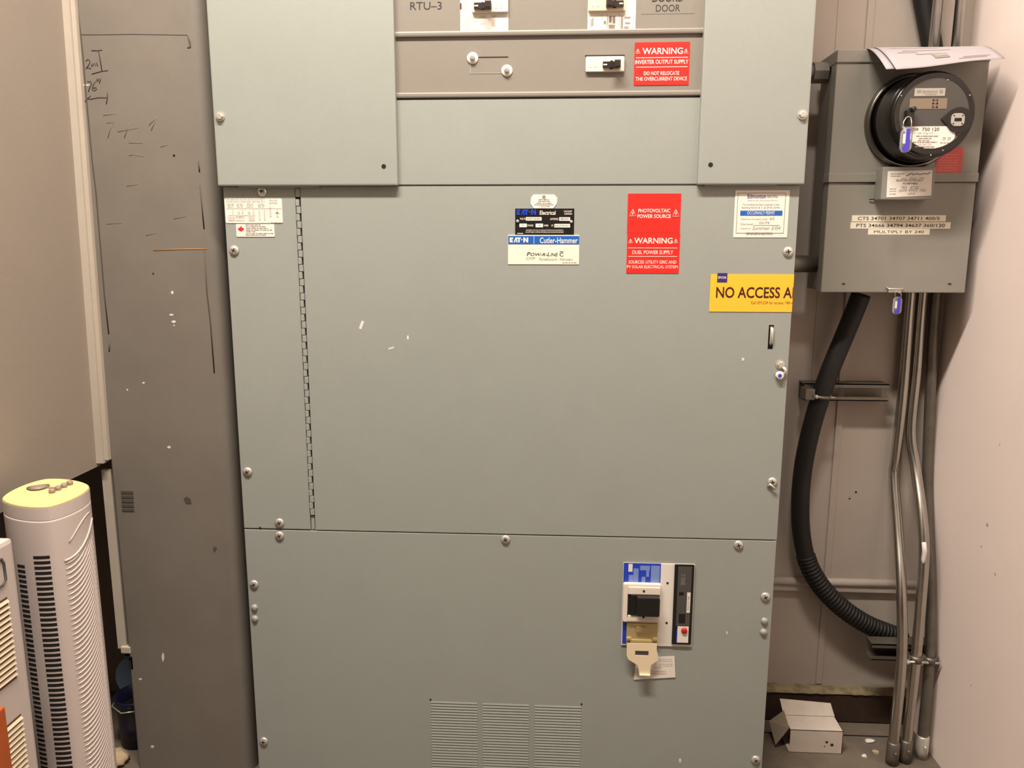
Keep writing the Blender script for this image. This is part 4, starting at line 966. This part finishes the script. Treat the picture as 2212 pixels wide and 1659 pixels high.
b = MB(); b._add(*tower([(HT-0.0045, 0.995), (HT-0.001, 0.985), (HT, 0.95)]), True); lab(b.build('top_panel', 'heatercap', T), 'yellowed control panel')
b = MB(); b.lathe([(0.095, 0.001), (0.095, 0.014), (0.085, 0.028), (0.06, 0.034)], (TC.x, TC.y, 0), 'z', 40); b.build('base', 'heater', T)
def ontop(a, c): p = eu*a+ev*c; return Vector((TC.x+p.x, TC.y+p.y, tz(p, HT)))
vx = Vector((0.817, 0.577, 0)); vy = Vector((-0.577, 0.817, 0))    # across and away, seen from the camera
def onv(a, c): p = vx*a+vy*c; return Vector((TC.x+p.x, TC.y+p.y, tz(p, HT)))
p = onv(-0.012, 0.027); b = MB(); b.lathe([(0.014, -0.001), (0.018, 0.001), (0.004, 0.0016)], p, 'z', 24); b.build('dial_recess', 'button', T)
for k in range(4):
    p = onv(0.008+k*0.0095, -0.008+k*0.009); b = MB(); b.lathe([(0.0056, -0.002), (0.0053, 0.005), (0.0038, 0.007)], p, 'z', 16); b.build('button', 'button', T)
p = onv(0.008, 0.013); b = MB(); b.box(p.x-0.010, p.x+0.010, p.y-0.003, p.y+0.003, p.z-0.001, p.z+0.002, 0.001); b.build('switch_mark', 'button', T)
# dark ventilation slots of the left face
def skin(th, z, k=1.004):
    p = tsec(th, k); return Vector((TC.x+p.x, TC.y+p.y, z))
def slots(th0, th1, z0, z1, n, name):
    b = MB(); st = (z1-z0)/n
    for i in range(n):
        z = z0+i*st; row0 = []; row1 = []
        for j in range(5):
            th = th0+(th1-th0)*j/4; row0.append(skin(th, z)); row1.append(skin(th, z+st*0.58))
        b.grid([row0, row1])
    return b.build(name, 'dark', T)
slots(-0.50, -0.08, 0.14, 0.688, 58, 'vent_slots')
slots(-1.08, -0.80, 0.16, 0.67, 56, 'vent_slots')
# diagonal ribs of the right face
b = MB()
for i in range(58):
    z = 0.12+i*0.0094; pts = []
    for j in range(9):
        f = j/8; th = 0.24+f*1.12; zz = z+0.006+f*f*0.055
        if zz < 0.692: pts.append(skin(th, zz, 1.0))
    if len(pts) > 2: b.tube(pts, 0.0019, 6, radii=[0.0006]+[0.0018]*(len(pts)-3)+[0.0010, 0.0004])
b.build('ribbed_grille', 'heater', T)
b = MB()
b.tube([skin(0.24+1.2*f, 0.668+0.052*f*f, 1.0) for f in [k/10 for k in range(11)]], 0.0022, 6)
b.tube([skin(0.42+0.9*f, 0.698+0.036*math.sin(f*1.6), 1.0) for f in [k/10 for k in range(11)]], 0.0014, 6)
b.build('grille_border', 'heater', T)

# ================================================================ WHITE CONVECTOR at the very left
hx, hy = -0.755, -0.42; hz = 0.748
T2 = thing('convector_heater', 'white boxy heater with slanted louvers at the left edge, in front of the tower heater', 'heater', (-0.80, -0.75, 0))
b = MB(); b.box(-0.868, hx, -1.10, hy, 0.04, hz, 0.008); b.build('casing', 'heater', T2)
for yy in (-1.0, -0.52):
    b = MB(); b.box(-0.86, hx+0.02, yy-0.02, yy+0.02, 0.0, 0.042, 0.004); b.build('foot', 'heater', T2)
def onface(px, py):
    d = _f + _R*((px-W/2)/F) - _U*((py-H/2)/F); q = CAM+d*((hx-CAM.x)/d.x); return q
def louv(pts_r, ya_off, z_top, z_bot, y0, y1):
    b = MB(); g = MB(); n = int((z_top-z_bot)/0.0095)
    g.box(hx-0.002, hx+0.0006, y0, y1, z_bot-0.002, z_top+0.003); g.build('grille_backing', 'slotbrown', T2)
    for k in range(n):
        z = z_top-k*0.0095
        b._add([(hx, y0, z), (hx, y1, z), (hx+0.004, y1, z-0.005), (hx+0.004, y0, z-0.005), (hx, y1, z-0.0062), (hx, y0, z-0.0062)], [(0, 1, 2, 3), (3, 2, 4, 5), (0, 3, 5), (1, 4, 2), (0, 5, 4, 1)])
    b.build('louver_grille', 'louver', T2)
a = onface(15, 1293); c = onface(35, 1462); louv(None, 0, a.z, c.z, -1.0, a.y)
a = onface(45, 1545); louv(None, 0, a.z, 0.16, onface(8, 1575).y-0.0, a.y)
a = onface(2, 1208); c = onface(8, 1262)
b = MB(); fr_ = [(hx+0.001, a.y, a.z), (hx+0.001, c.y+0.004, a.z-0.008), (hx+0.001, c.y+0.004, c.z+0.006), (hx+0.001, a.y-0.004, c.z), (hx+0.001, a.y-0.12, c.z), (hx+0.001, a.y-0.12, a.z+0.002), (hx+0.001, a.y, a.z)]
b.tube(fr_, 0.0022, 8); b.build('display_frame', 'tripgrey', T2)
# orange-brown board standing in front of it
p = at(8, 1600, -0.62)
b = MB(); b.box(hx+0.008, p.x, -0.632, -0.61, 0.0, 0.58, 0.002); o = b.build('wooden_board', 'orange', None, (p.x-0.065, -0.62, 0)); tag(o, 'orange-brown board edge in the bottom left corner, before the boxy heater', 'board')

# ================================================================ SMALL THINGS ON THE FLOOR
# open carton on the floor at right
t = thing('small_carton', 'small white open cardboard carton lying on the floor right of the panelboard', 'carton', (0.74, 0.215, 0))
cx0, cx1, cy0, cy1, ch = 0.676, 0.800, 0.178, 0.238, 0.060
b = MB(); k = 0.0012
b.box(cx0, cx1, cy0, cy0+k, 0, ch); b.box(cx0, cx1, cy1-k, cy1, 0, ch); b.box(cx0, cx1, cy0, cy1, 0.0, k); b.box(cx0, cx1, cy0, cy1, ch-k, ch); b.box(cx1-k, cx1, cy0, cy1, 0, ch)
b.build('carton_body', 'card', t)
b = MB(); b._add([(cx0, cy1, ch), (cx1, cy1, ch), (cx1-0.004, cy1+0.022, ch+0.022), (cx0-0.005, cy1+0.022, ch+0.030)], [(0, 1, 2, 3)]); o = b.build('top_flap', 'card', t); m = o.modifiers.new('thickness', 'SOLIDIFY'); m.thickness = 0.0012
b = MB(); b._add([(cx0, cy0+0.012, ch-0.004), (cx0, cy1, ch+0.012), (cx0-0.034, cy1, ch-0.018), (cx0-0.030, cy0+0.012, 0.010)], [(0, 1, 2, 3)]); o = b.build('side_flap', 'cardin', t); m = o.modifiers.new('thickness', 'SOLIDIFY'); m.thickness = 0.0012
b = MB(); Yk = cy0-0.0002
for (x, y, r) in ((1786, 1603, 3.2), (1797, 1609, 4), (1781, 1612, 1.5)):
    p = at(x, y, Yk); b.lathe([(r*0.001, -0.0003), (r*0.0008, 0.0002)], (p.x, Yk, p.z), 'y', 8)
b.build('stain', 'pencil', t)
# scraps of plaster
rn = random.Random(3)
for i, (px, py, s_, lbl) in enumerate(((1880, 1602, .014, 'largest pale plaster scrap on the concrete between carton and conduits'), (1867, 1634, .007, 'narrow pale plaster sliver on the floor at the left conduit foot'), (1830, 1551, .005, 'tiny white plaster crumb behind the carton by the sill'), (1891, 1626, .010, 'brownish scrap on the floor beside the left conduit foot'))):
    d = _f + _R*((px-W/2)/F) - _U*((py-H/2)/F); q = CAM+d*((0.0-CAM.z)/d.z)
    b = MB(); vs = []
    n = 7
    for zz in (0.0005, 0.004):
        for k in range(n):
            a = 2*math.pi*k/n; r = s_*rn.uniform(.6, 1.1)*(1 if zz < .001 else .8); vs.append((q.x+r*math.cos(a), q.y+r*math.sin(a)*.8, zz))
    b._add(vs, [tuple(range(n))[::-1], tuple(range(n, 2*n))]+[(k, (k+1) % n, n+(k+1) % n, n+k) for k in range(n)])
    tag(b.build('plaster_scrap', 'tan' if i == 3 else 'chip', None, (q.x, q.y, 0)), lbl, 'debris', 'plaster scraps on the floor')
# blue tub, lid and crumpled paper behind the column foot
bc = Vector((-0.914, 0.135, 0))
t = thing('plastic_tub', 'dark blue plastic tub on the floor behind the column foot', 'tub', bc)
b = MB(); b.lathe([(0.041, 0.002), (0.043, 0.06), (0.046, 0.118), (0.049, 0.120), (0.049, 0.126), (0.045, 0.126), (0.043, 0.09), (0.04, 0.085)], bc, 'z', 32); b.build('tub_body', 'bluetub', t)
b = MB(); b.lathe([(0.042, 0.095), (0.03, 0.099), (0.005, 0.100)], bc, 'z', 24); b.build('contents', 'tubin', t)
b = MB(); b.tube([(bc.x-0.048, bc.y, 0.115), (bc.x-0.044, bc.y-0.03, 0.108), (bc.x-0.01, bc.y-0.05, 0.104), (bc.x+0.03, bc.y-0.042, 0.107)], 0.0015, 8); b.build('bail_handle', 'zinc', t)
b = MB(); b.lathe([(0.05, -0.003), (0.05, 0.003), (0.046, 0.006)], (0, 0, 0), 'y', 32); o = b.build('tub_lid', 'lightblue', None); o.location = (-0.972, 0.235, 0.115); o.rotation_euler = (math.radians(-18), 0, 0)
tag(o, 'light blue round lid leaning behind the dark blue tub', 'lid')
b = MB(); b.box(-1.03, -0.885, 0.262, WY-0.002, 0.0, 0.088, 0.004); o = b.build('wood_block', 'wood', None, (-0.935, 0.3, 0)); tag(o, 'dark wood block on the floor behind the blue lid', 'block')
b = MB(); bmt = bmesh.new(); bmesh.ops.create_icosphere(bmt, subdivisions=3, radius=1.0)
for v in bmt.verts:
    k = 1+0.18*math.sin(v.co.x*7+v.co.z*5)*math.cos(v.co.y*6); v.co = Vector((v.co.x*0.030*k, v.co.y*0.026*k, max(v.co.z, -0.6)*0.020*k))
bmesh.ops.translate(bmt, verts=bmt.verts[:], vec=(-0.925, 0.045, 0.0135)); b.merge(bmt, True); o = b.build('crumpled_paper', 'tan', None, (-0.925, 0.045, 0)); tag(o, 'tan crumpled paper on the floor between tower heater and column', 'paper')
# bracket at the end of the wall strip
t = thing('bracket', 'small white bracket end with dark hook beside the column near the floor', 'bracket', (-0.876, 0.04, 0.29))
b = MB(); p = at(270, 1405, .034); b.box(p.x-0.008, p.x+0.014, 0.030, 0.05, p.z-0.006, p.z+0.010, 0.002); b.build('plate', 'strip', t)
b = MB(); p = at(276, 1420, .036); b.box(p.x-0.008, p.x+0.012, 0.033, 0.045, p.z-0.004, p.z+0.004); b.box(p.x+0.004, p.x+0.012, 0.033, 0.045, p.z-0.028, p.z); b.build('hook', 'dark', t)

bpy.data.objects.remove(_to, do_unlink=True)
